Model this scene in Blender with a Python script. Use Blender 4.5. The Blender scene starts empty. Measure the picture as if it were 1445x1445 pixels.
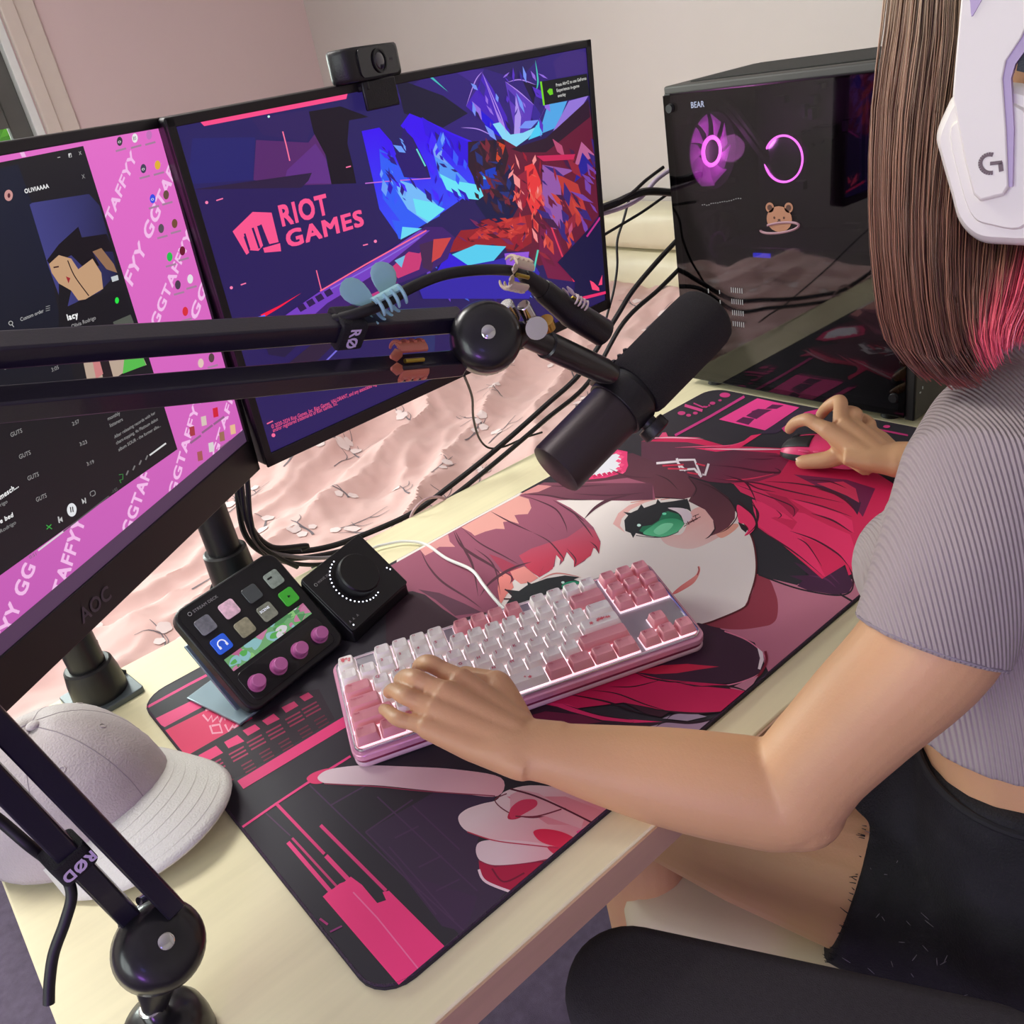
import bpy, bmesh, math, random
from math import sin, cos, pi, radians
from mathutils import Vector as V, Matrix, Euler, Quaternion, geometry
random.seed(7)
SC = bpy.context.scene
COL = SC.collection

# ------------------------------------------------------------------ camera
FPX = 1241.56
CAMC = V((-0.09885, -0.41068, 0.56383))
CAMR = Euler((1.0836692, 0.1726925, -0.7029346), 'XYZ').to_matrix()
cam_d = bpy.data.cameras.new('camera'); cam = bpy.data.objects.new('camera', cam_d); COL.objects.link(cam)
cam.location = CAMC; cam.rotation_euler = (1.0836692, 0.1726925, -0.7029346)
cam_d.sensor_width = 36; cam_d.lens = 36*FPX/1445; cam_d.clip_start = .02
SC.camera = cam
# ------------------------------------------------------------------ view, sky, lights
SC.view_settings.view_transform = 'Standard'; SC.view_settings.look = 'None'
SC.view_settings.exposure = 0.2; SC.view_settings.gamma = 1; SC.view_settings.use_curve_mapping = False
wd = bpy.data.worlds.new('sky'); SC.world = wd; wd.use_nodes = True
wd.node_tree.nodes['Background'].inputs[0].default_value = (.75, .86, 1, 1)
wd.node_tree.nodes['Background'].inputs[1].default_value = 1.3
def area(name, loc, target, sx, sy, power, col):
    l = bpy.data.lights.new(name, 'AREA'); l.shape = 'RECTANGLE'; l.size = sx; l.size_y = sy
    l.energy = power; l.color = col
    o = bpy.data.objects.new(name, l); COL.objects.link(o); o.location = loc
    o.rotation_euler = (V(target)-V(loc)).to_track_quat('-Z', 'Y').to_euler(); return o
area('window_daylight', (-.45, 3.55, .95), (-.1, .4, .05), 1.7, 1.4, 125, (1, .995, .96))
area('side_fill_light', (-2.15, -.2, .75), (0, .0, .1), 1.7, 1.2, 26, (1, .97, .94))  # added fill from an unseen opening in the left wall
area('ceiling_fill_light', (-.1, 1.25, 1.66), (-.1, 1.25, 0), .7, .7, 24, (1, .97, .93))  # added fill below the ceiling, brightens walls and desk
def point(name, loc, power, col, r=.04):
    l = bpy.data.lights.new(name, 'POINT'); l.energy = power; l.color = col; l.shadow_soft_size = r
    o = bpy.data.objects.new(name, l); COL.objects.link(o); o.location = loc; return o
point('purple_led_glow', (-.80, -.80, .22), 9, (.50, .18, 1), .12)
point('blue_led_glow', (-.55, -1.1, .75), 1.5, (.22, .2, 1), .1)

point('tower_fan_glow', (1.075, .505, .368), .35, (1, .3, .9), .02)

# ------------------------------------------------------------------ pixel helpers (point of the photo -> place in the room)
def ray(x, y): return CAMR @ V(((x-722.5)/FPX, -(y-722.5)/FPX, -1))
def onz(x, y, z=0.): d = ray(x, y); return CAMC + d*((z-CAMC.z)/d.z)
def dep(x, y, t): return CAMC + ray(x, y)*t
def onp(x, y, P, n): d = ray(x, y); return CAMC + d*((P-CAMC).dot(n)/d.dot(n))

# ------------------------------------------------------------------ materials
def lin(c):
    r = []
    for v in c[:3]:
        v /= 255; r.append(v/12.92 if v <= .04045 else ((v+.055)/1.055)**2.4)
    return (r[0], r[1], r[2], 1)
MATS = {}
def mat(name, col, rough=.5, metal=0, spec=.5, var=0, scale=20, bump=0, bscale=200, emit=0, ecol=None, sub=0, coat=0, alpha=1, sheen=0, stretch=None):
    if name in MATS: return MATS[name]
    m = bpy.data.materials.new(name); m.use_nodes = True; MATS[name] = m
    nt = m.node_tree; b = nt.nodes['Principled BSDF']
    c = lin(col); b.inputs['Base Color'].default_value = c
    b.inputs['Roughness'].default_value = rough; b.inputs['Metallic'].default_value = metal
    b.inputs['Specular IOR Level'].default_value = spec
    b.inputs['Coat Weight'].default_value = coat; b.inputs['Alpha'].default_value = alpha
    b.inputs['Sheen Weight'].default_value = sheen
    if sub: b.inputs['Subsurface Weight'].default_value = sub; b.inputs['Subsurface Radius'].default_value = (.012, .004, .002); b.inputs['Subsurface Scale'].default_value = 1
    if emit: b.inputs['Emission Color'].default_value = lin(ecol or col); b.inputs['Emission Strength'].default_value = emit
    tc = nt.nodes.new('ShaderNodeTexCoord'); mp = nt.nodes.new('ShaderNodeMapping'); nt.links.new(tc.outputs['Object'], mp.inputs[0])
    if stretch: mp.inputs['Scale'].default_value = stretch
    n = nt.nodes.new('ShaderNodeTexNoise'); n.inputs['Scale'].default_value = scale; n.inputs['Detail'].default_value = 6
    nt.links.new(mp.outputs[0], n.inputs['Vector'])
    v = var if var else .03
    mr = nt.nodes.new('ShaderNodeMapRange'); mr.inputs['From Min'].default_value = .3; mr.inputs['From Max'].default_value = .7
    mr.inputs['To Min'].default_value = 1-v; mr.inputs['To Max'].default_value = 1+v
    nt.links.new(n.outputs[0], mr.inputs[0])
    mx = nt.nodes.new('ShaderNodeVectorMath'); mx.operation = 'SCALE'; mx.inputs[0].default_value = c[:3]
    nt.links.new(mr.outputs[0], mx.inputs['Scale']); nt.links.new(mx.outputs[0], b.inputs['Base Color'])
    if bump:
        n2 = nt.nodes.new('ShaderNodeTexNoise'); n2.inputs['Scale'].default_value = bscale; n2.inputs['Detail'].default_value = 3
        nt.links.new(mp.outputs[0], n2.inputs['Vector'])
        bp = nt.nodes.new('ShaderNodeBump'); bp.inputs['Strength'].default_value = bump; bp.inputs['Distance'].default_value = .002
        nt.links.new(n2.outputs[0], bp.inputs['Height']); nt.links.new(bp.outputs[0], b.inputs['Normal'])
    return m
def attr_mat(name, emit=0, rough=.6, gain=1., coat=0, spec=.5):
    if name in MATS: return MATS[name]
    m = bpy.data.materials.new(name); m.use_nodes = True; MATS[name] = m
    nt = m.node_tree; b = nt.nodes['Principled BSDF']
    a = nt.nodes.new('ShaderNodeVertexColor'); a.layer_name = 'Col'
    b.inputs['Roughness'].default_value = rough; b.inputs['Coat Weight'].default_value = coat; b.inputs['Specular IOR Level'].default_value = spec
    if emit:
        b.inputs['Base Color'].default_value = (.01, .01, .012, 1)
        nt.links.new(a.outputs[0], b.inputs['Emission Color']); b.inputs['Emission Strength'].default_value = emit
    else: nt.links.new(a.outputs[0], b.inputs['Base Color'])
    return m
def glassy(name, col, rough=.05, fac=.85, spec=1.):
    """thin see-through sheet: transparent tint mixed with a clear coat reflection"""
    if name in MATS: return MATS[name]
    m = bpy.data.materials.new(name); m.use_nodes = True; MATS[name] = m; nt = m.node_tree; nt.nodes.clear()
    o = nt.nodes.new('ShaderNodeOutputMaterial'); t = nt.nodes.new('ShaderNodeBsdfTransparent'); t.inputs[0].default_value = lin(col)
    g = nt.nodes.new('ShaderNodeBsdfGlossy'); g.inputs['Roughness'].default_value = rough
    f = nt.nodes.new('ShaderNodeFresnel'); f.inputs[0].default_value = 1.5
    ml = nt.nodes.new('ShaderNodeMath'); ml.operation = 'MULTIPLY'; ml.use_clamp = True; ml.inputs[1].default_value = spec
    nt.links.new(f.outputs[0], ml.inputs[0])
    mx = nt.nodes.new('ShaderNodeMixShader'); nt.links.new(ml.outputs[0], mx.inputs[0]); nt.links.new(t.outputs[0], mx.inputs[1]); nt.links.new(g.outputs[0], mx.inputs[2])
    nt.links.new(mx.outputs[0], o.inputs[0]); return m

# ------------------------------------------------------------------ mesh building
def frame(o, x=(1, 0, 0), z=(0, 0, 1)):
    """matrix with origin o, local x along x, local z near z"""
    x = V(x).normalized(); z = V(z); z = (z-x*z.dot(x)).normalized(); y = z.cross(x)
    return Matrix(((x[0], y[0], z[0], o[0]), (x[1], y[1], z[1], o[1]), (x[2], y[2], z[2], o[2]), (0, 0, 0, 1)))
def rotm(o, rx=0, ry=0, rz=0): return Matrix.Translation(V(o)) @ Euler((rx, ry, rz), 'XYZ').to_matrix().to_4x4()
WM = {}   # world matrices of the things' roots
def tagp(o, label=None, cat=None, group=None, kind=None):
    if label: o['label'] = label
    if cat: o['category'] = cat
    if group: o['group'] = group
    if kind: o['kind'] = kind
    return o
def thing(name, label, cat, M=None, group=None):
    o = bpy.data.objects.new(name, None); COL.objects.link(o); o.empty_display_size = .02
    M = M if M is not None else Matrix.Identity(4)
    if not isinstance(M, Matrix): M = Matrix.Translation(V(M))
    o.matrix_world = M; WM[o.name] = M.copy()
    return tagp(o, label, cat, group)
def wm(p): return WM.get(p.name, Matrix.Identity(4)) if p is not None else Matrix.Identity(4)
def rmf(pts):
    """rotation-minimising frames along a polyline"""
    T = []
    for i in range(len(pts)):
        a = pts[max(i-1, 0)]; b = pts[min(i+1, len(pts)-1)]; T.append((b-a).normalized())
    up = V((0, 0, 1)) if abs(T[0].z) < .9 else V((1, 0, 0))
    n = (up-T[0]*up.dot(T[0])).normalized(); out = []
    for i, t in enumerate(T):
        if i: n = T[i-1].rotation_difference(t) @ n
        n = (n-t*n.dot(t)).normalized(); out.append((t, n, t.cross(n)))
    return out
def cr(pts, n=8, closed=False):
    """Catmull-Rom through points (any dimension, as tuples)"""
    P = [tuple(p) for p in pts]; m = len(P); out = []
    rng = range(m) if closed else range(m-1)
    for i in rng:
        p1, p2 = P[i], P[(i+1) % m]
        p0 = P[(i-1) % m] if closed or i else p1; p3 = P[(i+2) % m] if closed or i+2 < m else p2
        for k in range(n):
            t = k/n; t2 = t*t; t3 = t2*t
            out.append(tuple(.5*(2*b+(c-a)*t+(2*a-5*b+4*c-d)*t2+(3*b-a-3*c+d)*t3) for a, b, c, d in zip(p0, p1, p2, p3)))
    if not closed: out.append(P[-1])
    return out
def vcr(pts, n=8): return [V(p) for p in cr(pts, n)]
class MB:
    def __init__(s, M=None): s.v = []; s.f = []; s.mi = []; s.m = 0; s.M = M or Matrix.Identity(4)
    def add(s, vs, fs):
        b = len(s.v); s.v += [s.M @ V(p) for p in vs]
        for f in fs: s.f.append([i+b for i in f]); s.mi.append(s.m)
        return s
    def box(s, c, d, M=None):
        x, y, z = d[0]/2, d[1]/2, d[2]/2
        vs = [V((c[0]+a*x, c[1]+b*y, c[2]+e*z)) for a in (-1, 1) for b in (-1, 1) for e in (-1, 1)]
        if M: vs = [M @ v for v in vs]
        return s.add(vs, [(0, 1, 3, 2), (4, 6, 7, 5), (0, 4, 5, 1), (2, 3, 7, 6), (0, 2, 6, 4), (1, 5, 7, 3)])
    def prism(s, out, z0, z1, inset=0):
        """outline in the xy plane, extruded from z0 to z1 (optionally inset at the top)"""
        n = len(out); cx = sum(p[0] for p in out)/n; cy = sum(p[1] for p in out)/n
        k = 1-inset
        vs = [(p[0], p[1], z0) for p in out]+[(cx+(p[0]-cx)*k, cy+(p[1]-cy)*k, z1) for p in out]
        return s.add(vs, [list(range(n))[::-1], [n+i for i in range(n)]]+[(i, (i+1) % n, n+(i+1) % n, n+i) for i in range(n)])
    def ring(s, rings, close=True, cap=True):
        n = len(rings[0]); vs = [p for r in rings for p in r]; fs = []
        for j in range(len(rings)-1):
            for i in range(n if close else n-1):
                k = (i+1) % n; fs.append((j*n+i, j*n+k, (j+1)*n+k, (j+1)*n+i))
        if cap: fs.append(list(range(n))[::-1]); fs.append([(len(rings)-1)*n+i for i in range(n)])
        return s.add(vs, fs)
    def tube(s, pts, r, n=10, cap=True):
        pts = [V(p) for p in pts]; F = rmf(pts); R = []
        for i, (p, (t, a, b)) in enumerate(zip(pts, F)):
            q = r(i/(len(pts)-1)) if callable(r) else (r[i] if isinstance(r, (list, tuple)) else r)
            R.append([p+(a*cos(2*pi*k/n)+b*sin(2*pi*k/n))*q for k in range(n)])
        return s.ring(R, cap=cap)
    def sweep(s, st, n=20, up=None):
        """stations (point, half width a, half height b) with a measured across 'up'; elliptical limb with rounded ends"""
        pts = [V(x[0]) for x in st]; up = V(up or (0, 0, 1)); R = []
        for i, x in enumerate(st):
            a = pts[max(i-1, 0)]; b = pts[min(i+1, len(pts)-1)]; t = (b-a).normalized()
            u = V(x[3]) if len(x) > 3 else up
            u = (u-t*u.dot(t)).normalized(); w = t.cross(u)
            R.append([pts[i]+w*(cos(2*pi*k/n)*x[1])+u*(sin(2*pi*k/n)*x[2]) for k in range(n)])
        return s.ring(R)
    def lathe(s, prof, n=32, cap=True):
        """profile of (r, z) about local z"""
        return s.ring([[(r*cos(2*pi*k/n), r*sin(2*pi*k/n), z) for k in range(n)] for r, z in prof], cap=cap)
    def cyl(s, a, b, r, r2=None, n=24): return s.tube([a, b], [r, r if r2 is None else r2], n)
    def ball(s, c, r, M=None, nu=20, nv=12):
        rr = (r, r, r) if not isinstance(r, (tuple, list)) else r
        R = []
        for j in range(nv+1):
            th = pi*(j+.02*(j == 0)-.02*(j == nv))/nv; ring = []
            for k in range(nu):
                p = V((rr[0]*sin(th)*cos(2*pi*k/nu), rr[1]*sin(th)*sin(2*pi*k/nu), rr[2]*cos(th)))
                ring.append((M @ p if M else p)+V(c))
            R.append(ring[::-1])
        return s.ring(R)
    def build(s, name, m, parent=None, bevel=0, seg=2, angle=35, flat=False, label=None, kind=None, sub=0, solid=0, post=None, cols=None):
        I = wm(parent).inverted() if parent is not None else Matrix.Identity(4)
        me = bpy.data.meshes.new(name); me.from_pydata([I @ v for v in s.v], [], s.f)
        for q in (m if isinstance(m, (list, tuple)) else [m]): me.materials.append(q)
        me.polygons.foreach_set('material_index', s.mi)
        if cols is not None:
            ca = me.color_attributes.new('Col', 'FLOAT_COLOR', 'POINT'); ca.data.foreach_set('color', [x for c in cols for x in c])
        if not flat:
            me.polygons.foreach_set('use_smooth', [True]*len(me.polygons)); me.set_sharp_from_angle(angle=radians(angle))
        me.update()
        o = bpy.data.objects.new(name, me); COL.objects.link(o)
        if parent is not None: o.parent = parent
        if solid: q = o.modifiers.new('solid', 'SOLIDIFY'); q.thickness = solid; q.offset = 0
        if bevel:
            q = o.modifiers.new('bevel', 'BEVEL'); q.width = bevel; q.segments = seg; q.limit_method = 'ANGLE'; q.angle_limit = radians(40); q.harden_normals = False
        if sub: q = o.modifiers.new('sub', 'SUBSURF'); q.levels = sub; q.render_levels = sub
        if post: post(o)
        WM[o.name] = wm(parent).copy() if parent is not None else Matrix.Identity(4)
        return tagp(o, label=label, kind=kind)
def rrect(w, h, r, n=5, cx=0, cy=0):
    o = []
    for sx, sy, a0 in ((1, 1, 0), (-1, 1, 90), (-1, -1, 180), (1, -1, 270)):
        for k in range(n+1):
            a = radians(a0+90*k/n); o.append((cx+sx*(w/2-r)+r*cos(a), cy+sy*(h/2-r)+r*sin(a)))
    return o
# ---- lettering as thin meshes
_tc = {}
def glyphs(txt, bold=0., mono=False):
    k = (txt, bold)
    if k in _tc: return _tc[k]
    cu = bpy.data.curves.new('t', 'FONT'); cu.body = txt; cu.size = 1; cu.resolution_u = 3; cu.space_character = 1+bold*3.2; cu.fill_mode = 'FRONT'
    o = bpy.data.objects.new('t', cu); COL.objects.link(o)
    me = bpy.data.meshes.new_from_object(o)
    vs = [(v.co.x, v.co.y) for v in me.vertices]; fs = [list(p.vertices) for p in me.polygons]
    bpy.data.objects.remove(o); bpy.data.meshes.remove(me); bpy.data.curves.remove(cu)
    if not vs: vs = [(0, 0)]
    x0 = min(v[0] for v in vs); x1 = max(v[0] for v in vs)
    if bold:
        n = len(vs); v0 = list(vs); f0 = [list(f) for f in fs]; q = bold*.9
        for j, (dx, dy) in enumerate(((q, q), (-q, q), (q, -q), (-q, -q))): vs += [(x+dx, y+dy) for x, y in v0]; fs += [[i+n*(j+1) for i in f] for f in f0]
    r = ([((x-x0)/max(x1-x0, 1e-6), y/.7) for x, y in vs], fs, (x1-x0)); _tc[k] = r; return r
def text_local(mb, txt, x, y, h, z=0, w=None, bold=0., ang=0, center=False):
    """lettering in a builder's local xy plane; h = cap height"""
    vs, fs, L = glyphs(txt, bold); W = w if w else L*h/.7
    ca, sa = cos(ang), sin(ang); ox = -.5*W if center else 0; oy = -.5*h if center else 0
    n0 = len(vs)//5 if bold else len(vs)+1
    mb.add([(x+(u*W+ox)*ca-(v*h+oy)*sa, y+(u*W+ox)*sa+(v*h+oy)*ca, z+2.5e-5*(i//max(n0, 1))) for i, (u, v) in enumerate(vs)], fs)
# ---- flat print built as thin stacked layers
class Art:
    """flat print on a plane: frame M (local xy = plane), clipped to w x h"""
    def __init__(s, M, w, h, dz=2e-5, x0=0, y0=0):
        s.M = M; s.Mi = M.inverted(); s.P = M.translation.copy(); s.n = M.to_3x3().col[2].copy()
        s.b = (x0, y0, x0+w, y0+h); s.v = []; s.f = []; s.c = []; s.z = 0; s.dz = dz; s.org = (0, 0, 1.)
    def loc(s, x, y):
        ox, oy, k = s.org; p = s.Mi @ onp(ox+x*k, oy+y*k, s.P, s.n); return (p.x, p.y)
    def clip(s, pts):
        for ax, lim, sg in ((0, s.b[0], 1), (0, s.b[2], -1), (1, s.b[1], 1), (1, s.b[3], -1)):
            out = []
            for i in range(len(pts)):
                a, b = pts[i-1], pts[i]; da = (a[ax]-lim)*sg; db = (b[ax]-lim)*sg
                if (da >= 0) != (db >= 0):
                    t = da/(da-db); out.append(tuple(a[k]+(b[k]-a[k])*t for k in (0, 1)))
                if db >= 0: out.append(b)
            pts = out
            if len(pts) < 3: return []
        return pts
    def raw(s, pts, col, grad=None):
        pts = s.clip(pts)
        if len(pts) < 3: return
        s.z += s.dz; b = len(s.v)
        tri = geometry.tessellate_polygon([[V((p[0], p[1], 0)) for p in pts]])
        c = lin(col)
        for p in pts:
            s.v.append((p[0], p[1], s.z))
            if grad:
                c2 = lin(grad[0]); a, d = grad[1], grad[2]; dx, dy = d[0]-a[0], d[1]-a[1]
                t = max(0, min(1, ((p[0]-a[0])*dx+(p[1]-a[1])*dy)/(dx*dx+dy*dy)))
                s.c.append(tuple(c[k]*(1-t)+c2[k]*t for k in range(4)))
            else: s.c.append(c)
        for t in tri:
            f = [b+i for i in t]; A, B, D = (s.v[i] for i in f)
            if (B[0]-A[0])*(D[1]-A[1])-(B[1]-A[1])*(D[0]-A[0]) < 0: f.reverse()
            s.f.append(f)
    @staticmethod
    def pp(t):
        if isinstance(t, str): return [tuple(float(q) for q in w.split(',')) for w in t.split()]
        return t
    def poly(s, t, col, grad=None, sm=1):
        P = s.pp(t)
        if sm and len(P) > 3: P = cr(P, 5, True)
        g = None
        if grad: g = (grad[0], s.loc(grad[1], grad[2]), s.loc(grad[3], grad[4]))
        s.raw([s.loc(*p) for p in P], col, g)
    def flat(s, t, col, grad=None): s.poly(t, col, grad, 0)
    def line(s, t, col, w, taper=0, sm=1):
        """stroke; w in the current pixel units"""
        P = s.pp(t)
        if sm and len(P) > 2: P = cr(P, 6)
        L, Rr = [], []
        for i, p in enumerate(P):
            a = P[max(i-1, 0)]; b = P[min(i+1, len(P)-1)]; dx, dy = b[0]-a[0], b[1]-a[1]; d = math.hypot(dx, dy) or 1
            k = i/(len(P)-1); q = w/2*(1-taper*k if taper >= 0 else 1) if taper < 1.5 else w/2*max(.08, sin(pi*k))
            L.append((p[0]-dy/d*q, p[1]+dx/d*q)); Rr.append((p[0]+dy/d*q, p[1]-dx/d*q))
        s.raw([s.loc(*p) for p in L+Rr[::-1]], col)
    def text(s, txt, a, b, c, col, bold=0.):
        """baseline from pixel a to b, c = pixel of the cap height above a"""
        s.z += s.dz; A, B, Cc = s.loc(*a), s.loc(*b), s.loc(*c); vs, fs, L = glyphs(txt, bold); n = len(s.v)
        for u, v in vs:
            x = A[0]+(B[0]-A[0])*u+(Cc[0]-A[0])*v; y = A[1]+(B[1]-A[1])*u+(Cc[1]-A[1])*v
            x = min(max(x, s.b[0]), s.b[2]); y = min(max(y, s.b[1]), s.b[3])
            s.v.append((x, y, s.z)); s.c.append(lin(col))
        for f in fs: s.f.append([n+i for i in f])
    def build(s, name, m, parent, label=None, lift=2e-4):
        mb = MB(s.M @ Matrix.Translation((0, 0, lift))); mb.add(s.v, s.f)
        return mb.build(name, m, parent, flat=True, cols=s.c, label=label)
# ================================================================== the room
FZ = -.74      # the floor below the desk top (the desk top is z = 0)
WX0, WX1, WY0, WY1, CZ = -1.75, 1.92, -2.3, 3.2, 1.72
m_wall = mat('wall_paint', (214, 207, 202), .85, var=.015, scale=3, bump=.15, bscale=600)
m_wallp = mat('wall_paint_pinkish_light', (226, 204, 204), .85, var=.015, scale=3, bump=.15, bscale=600)  # pinkish light on the back wall is put into its paint colour
m_ceil = mat('ceiling_paint', (235, 232, 228), .9)
m_trim = mat('white_gloss_trim', (222, 210, 200), .4, var=.02)
m_white = mat('white_upvc', (236, 240, 238), .3)
m_grey = mat('grey_window_frame', (92, 92, 88), .45)
m_carpet = mat('purple_grey_carpet', (114, 103, 124), .95, var=.15, scale=60, bump=1, bscale=900)
def struct(name, mb, m, parent=None, **k):
    o = mb.build(name, m, parent, **k)
    if parent is None: o['kind'] = 'structure'
    return o
T = .12
struct('floor', MB().box(((WX0+WX1)/2, (WY0+WY1)/2, FZ-.05), (WX1-WX0+2*T, WY1-WY0+2*T, .1)), m_carpet)
struct('ceiling', MB().box(((WX0+WX1)/2, (WY0+WY1)/2, CZ+.05), (WX1-WX0+2*T, WY1-WY0+2*T, .1)), m_ceil)
struct('wall_right', MB().box((WX1+T/2, (WY0+WY1)/2, (FZ+CZ)/2), (T, WY1-WY0+2*T, CZ-FZ)), m_wall)
struct('wall_front', MB().box(((WX0+WX1)/2, WY0-T/2, (FZ+CZ)/2), (WX1-WX0, T, CZ-FZ)), m_wall)
def wall_hole(name, fixed, axis, a0, a1, h0, h1, z0, z1, m):
    mb = MB()
    def b(u0, u1, v0, v1):
        if axis == 'y': mb.box(((u0+u1)/2, fixed, (v0+v1)/2), (u1-u0, T, v1-v0))
        else: mb.box((fixed, (u0+u1)/2, (v0+v1)/2), (T, u1-u0, v1-v0))
    b(a0, h0, FZ, CZ); b(h1, a1, FZ, CZ); b(h0, h1, FZ, z0); b(h0, h1, z1, CZ)
    return struct(name, mb, m)
wall_hole('wall_back', WY1+T/2, 'y', WX0, WX1, -1.15, .795, .12, 1.5, m_wallp)
wall_hole('wall_left', WX0-T/2, 'x', WY0, WY1, -1.1, .7, .15, 1.4, m_wall)  # opening added for the fill light
# baseboards
struct('baseboard_back', MB().box(((WX0+WX1)/2, WY1-.008, FZ+.06), (WX1-WX0, .016, .12)), m_trim, bevel=.004)
struct('baseboard_right', MB().box((WX1-.008, .2, FZ+.06), (.016, 5, .12)), m_trim, bevel=.004)
# window_1 in the back wall: stepped casing, reveal, grey inner frame, handle, panes
w1 = bpy.data.objects.new('window_1', None); COL.objects.link(w1); w1['kind'] = 'structure'; WM['window_1'] = Matrix.Identity(4)
mb = MB()
for x0, x1, d in ((.845, .912, .018), (.80, .848, .03)):      # right side casing, two steps
    mb.box(((x0+x1)/2, WY1-d/2, .8), (x1-x0, d, 1.6))
    xl0, xl1 = -1.15-(x1-.795), -1.15-(x0-.795); mb.box(((xl0+xl1)/2, WY1-d/2, .8), (xl1-xl0, d, 1.6))
mb.box((-.18, WY1-.012, 1.56), (2.2, .024, .11)); mb.box((-.18, WY1-.02, .06), (2.2, .04, .1))
mb.build('casing', m_trim, w1, bevel=.004)
MB().box((.782, WY1+.045, .81), (.028, .10, 1.38)).box((-1.137, WY1+.045, .81), (.028, .10, 1.38)).box((-.18, WY1+.045, 1.49), (1.94, .10, .02)).build('reveal', m_white, w1, bevel=.002)
MB().box((-.18, WY1-.03, .13), (2.1, .16, .03)).build('sill', m_white, w1, bevel=.006)
mb = MB()
for x in (.735, -.18, -1.09): mb.box((x, WY1+.07, .81), (.07, .05, 1.38))
mb.box((-.18, WY1+.07, .17), (1.9, .05, .07)); mb.box((-.18, WY1+.07, 1.46), (1.9, .05, .07))
mb.build('window_frame', m_grey, w1, bevel=.006)
m_pane = glassy('window_glass', (245, 250, 248), .02)
for x in (-.635, .2775):
    MB().box((x, WY1+.075, .81), (.84, .006, 1.24)).build('pane', m_pane, w1, flat=True)
MB().box((.68, WY1+.03, .66), (.03, .02, .09)).tube([(.68, WY1+.02, .68), (.675, WY1-.0, .68), (.665, WY1-.005, .73), (.655, WY1-.005, .84)], .012, 10).build('window_handle', m_grey, w1, bevel=.003)
# fill_window in the left wall (unseen, added with an area light outside it as fill)
w2 = bpy.data.objects.new('fill_window', None); COL.objects.link(w2); w2['kind'] = 'structure'; WM['fill_window'] = Matrix.Identity(4)
mb = MB()
for y in (-1.07, -.2, .67): mb.box((WX0-.07, y, .775), (.05, .06, 1.25))
mb.box((WX0-.07, -.2, .18), (.05, 1.8, .06)).box((WX0-.07, -.2, 1.37), (.05, 1.8, .06))
mb.build('window_frame', m_white, w2, bevel=.005)
for y in (-.635, .235): MB().box((WX0-.07, y, .775), (.005, .82, 1.14)).build('pane', m_pane, w2, flat=True)
# outside: lawn and a hedge seen through the window
struct('ground', MB().box((0, 12, -3.1), (40, 17, .1)), mat('lawn_grass', (128, 176, 62), .9, var=.3, scale=4))
rg = random.Random(3); mb = MB()
mb.box((1.8, 8.9, -.8), (9, .8, 4.6))
for i in range(1500):
    x = rg.uniform(-1, 4.5); z = rg.uniform(-3, 1.6); y = 8+rg.uniform(-.5, .5)
    q = Quaternion(V((rg.random(), rg.random(), rg.random())).normalized(), rg.uniform(0, 6)); s = rg.uniform(.14, .3)
    mb.add([q @ V(p)*s+V((x, y, z)) for p in ((-1, 0, 0), (0, .5, 0), (1, 0, 0), (0, -.5, 0))], [(0, 1, 2, 3)])
h = mb.build('hedge_leaves', mat('hedge_green', (120, 190, 50), .6, var=.3, scale=3), None, flat=True)
tagp(h, 'bright green hedge outside the window', 'hedge', kind='stuff')

# ================================================================== desk
m_desk = mat('birch_top', (240, 231, 190), .55, var=.04, scale=6, bump=.05, bscale=60, stretch=(1, 14, 1), spec=.35)
m_edge = mat('birch_edge', (206, 170, 140), .5, var=.05, scale=8, stretch=(1, 1, 12))
m_under = mat('desk_underside', (96, 74, 60), .7, var=.1)
DX0, DX1, DY0, DY1, DT = -.178, 1.32, -.036, .598, .034
desk = thing('desk', 'light birch desk under the monitors, keyboard and large mouse pad', 'desk', ((DX0+DX1)/2, (DY0+DY1)/2, FZ))
mb = MB(); mb.box(((DX0+DX1)/2, (DY0+DY1)/2, -DT/2), (DX1-DX0, DY1-DY0, DT))
mb.build('desk_top', m_desk, desk, bevel=.002)
MB().box(((DX0+DX1)/2, DY0-.0012, -DT/2), (DX1-DX0-.004, .002, DT-.003)).build('edge_band', m_edge, desk)
for x in (DX0+.06, DX1-.06):
    for y in (DY0+.06, DY1-.06):
        MB().box((x, y, (FZ-DT)/2), (.045, .045, -FZ-DT)).build('leg', m_edge, desk, bevel=.003)
MB().box(((DX0+DX1)/2, DY1-.05, -.075), (DX1-DX0-.16, .02, .08)).build('apron', m_under, desk)

# ================================================================== bed
bed = thing('bed', 'low bed behind the desk with a cream padded leather headboard', 'bed', (.9, 1.4, FZ))
m_cream = mat('cream_leather', (222, 216, 186), .35, var=.03, scale=9, bump=.25, bscale=30)
MB().box((.82, 1.45, FZ+.17), (1.98, 1.5, .26)).build('bed_base', m_cream, bed, bevel=.02)
MB().box((.82, 1.45, FZ+.40), (1.94, 1.44, .22)).build('mattress', mat('mattress_white', (225, 215, 215), .8), bed, bevel=.04, seg=4)
def puff(name, x0, y0, y1, z0, z1, th):
    mb = MB(); n = 18; R = []
    for i in range(n+1):
        y = y0+(y1-y0)*i/n; ring = []
        for k in range(16):
            a = 2*pi*k/16; cz = (z0+z1)/2; hz = (z1-z0)/2
            sx = abs(cos(a))**.6*(1 if cos(a) > 0 else -1); sz = abs(sin(a))**.5*(1 if sin(a) > 0 else -1)
            pinch = 1-.12*max(0, sin(i*pi/4.5))**8
            ring.append((x0+sx*th/2*pinch+.004*sin(i*1.7+k), y, cz+sz*hz))
        R.append(ring)
    mb.ring(R); return mb.build(name, m_cream, bed, sub=1)
puff('headboard_cushion', 1.83, .70, 2.2, -.01, .11, .15)
puff('headboard_cushion', 1.825, .70, 2.2, -.30, -.008, .15)
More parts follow.
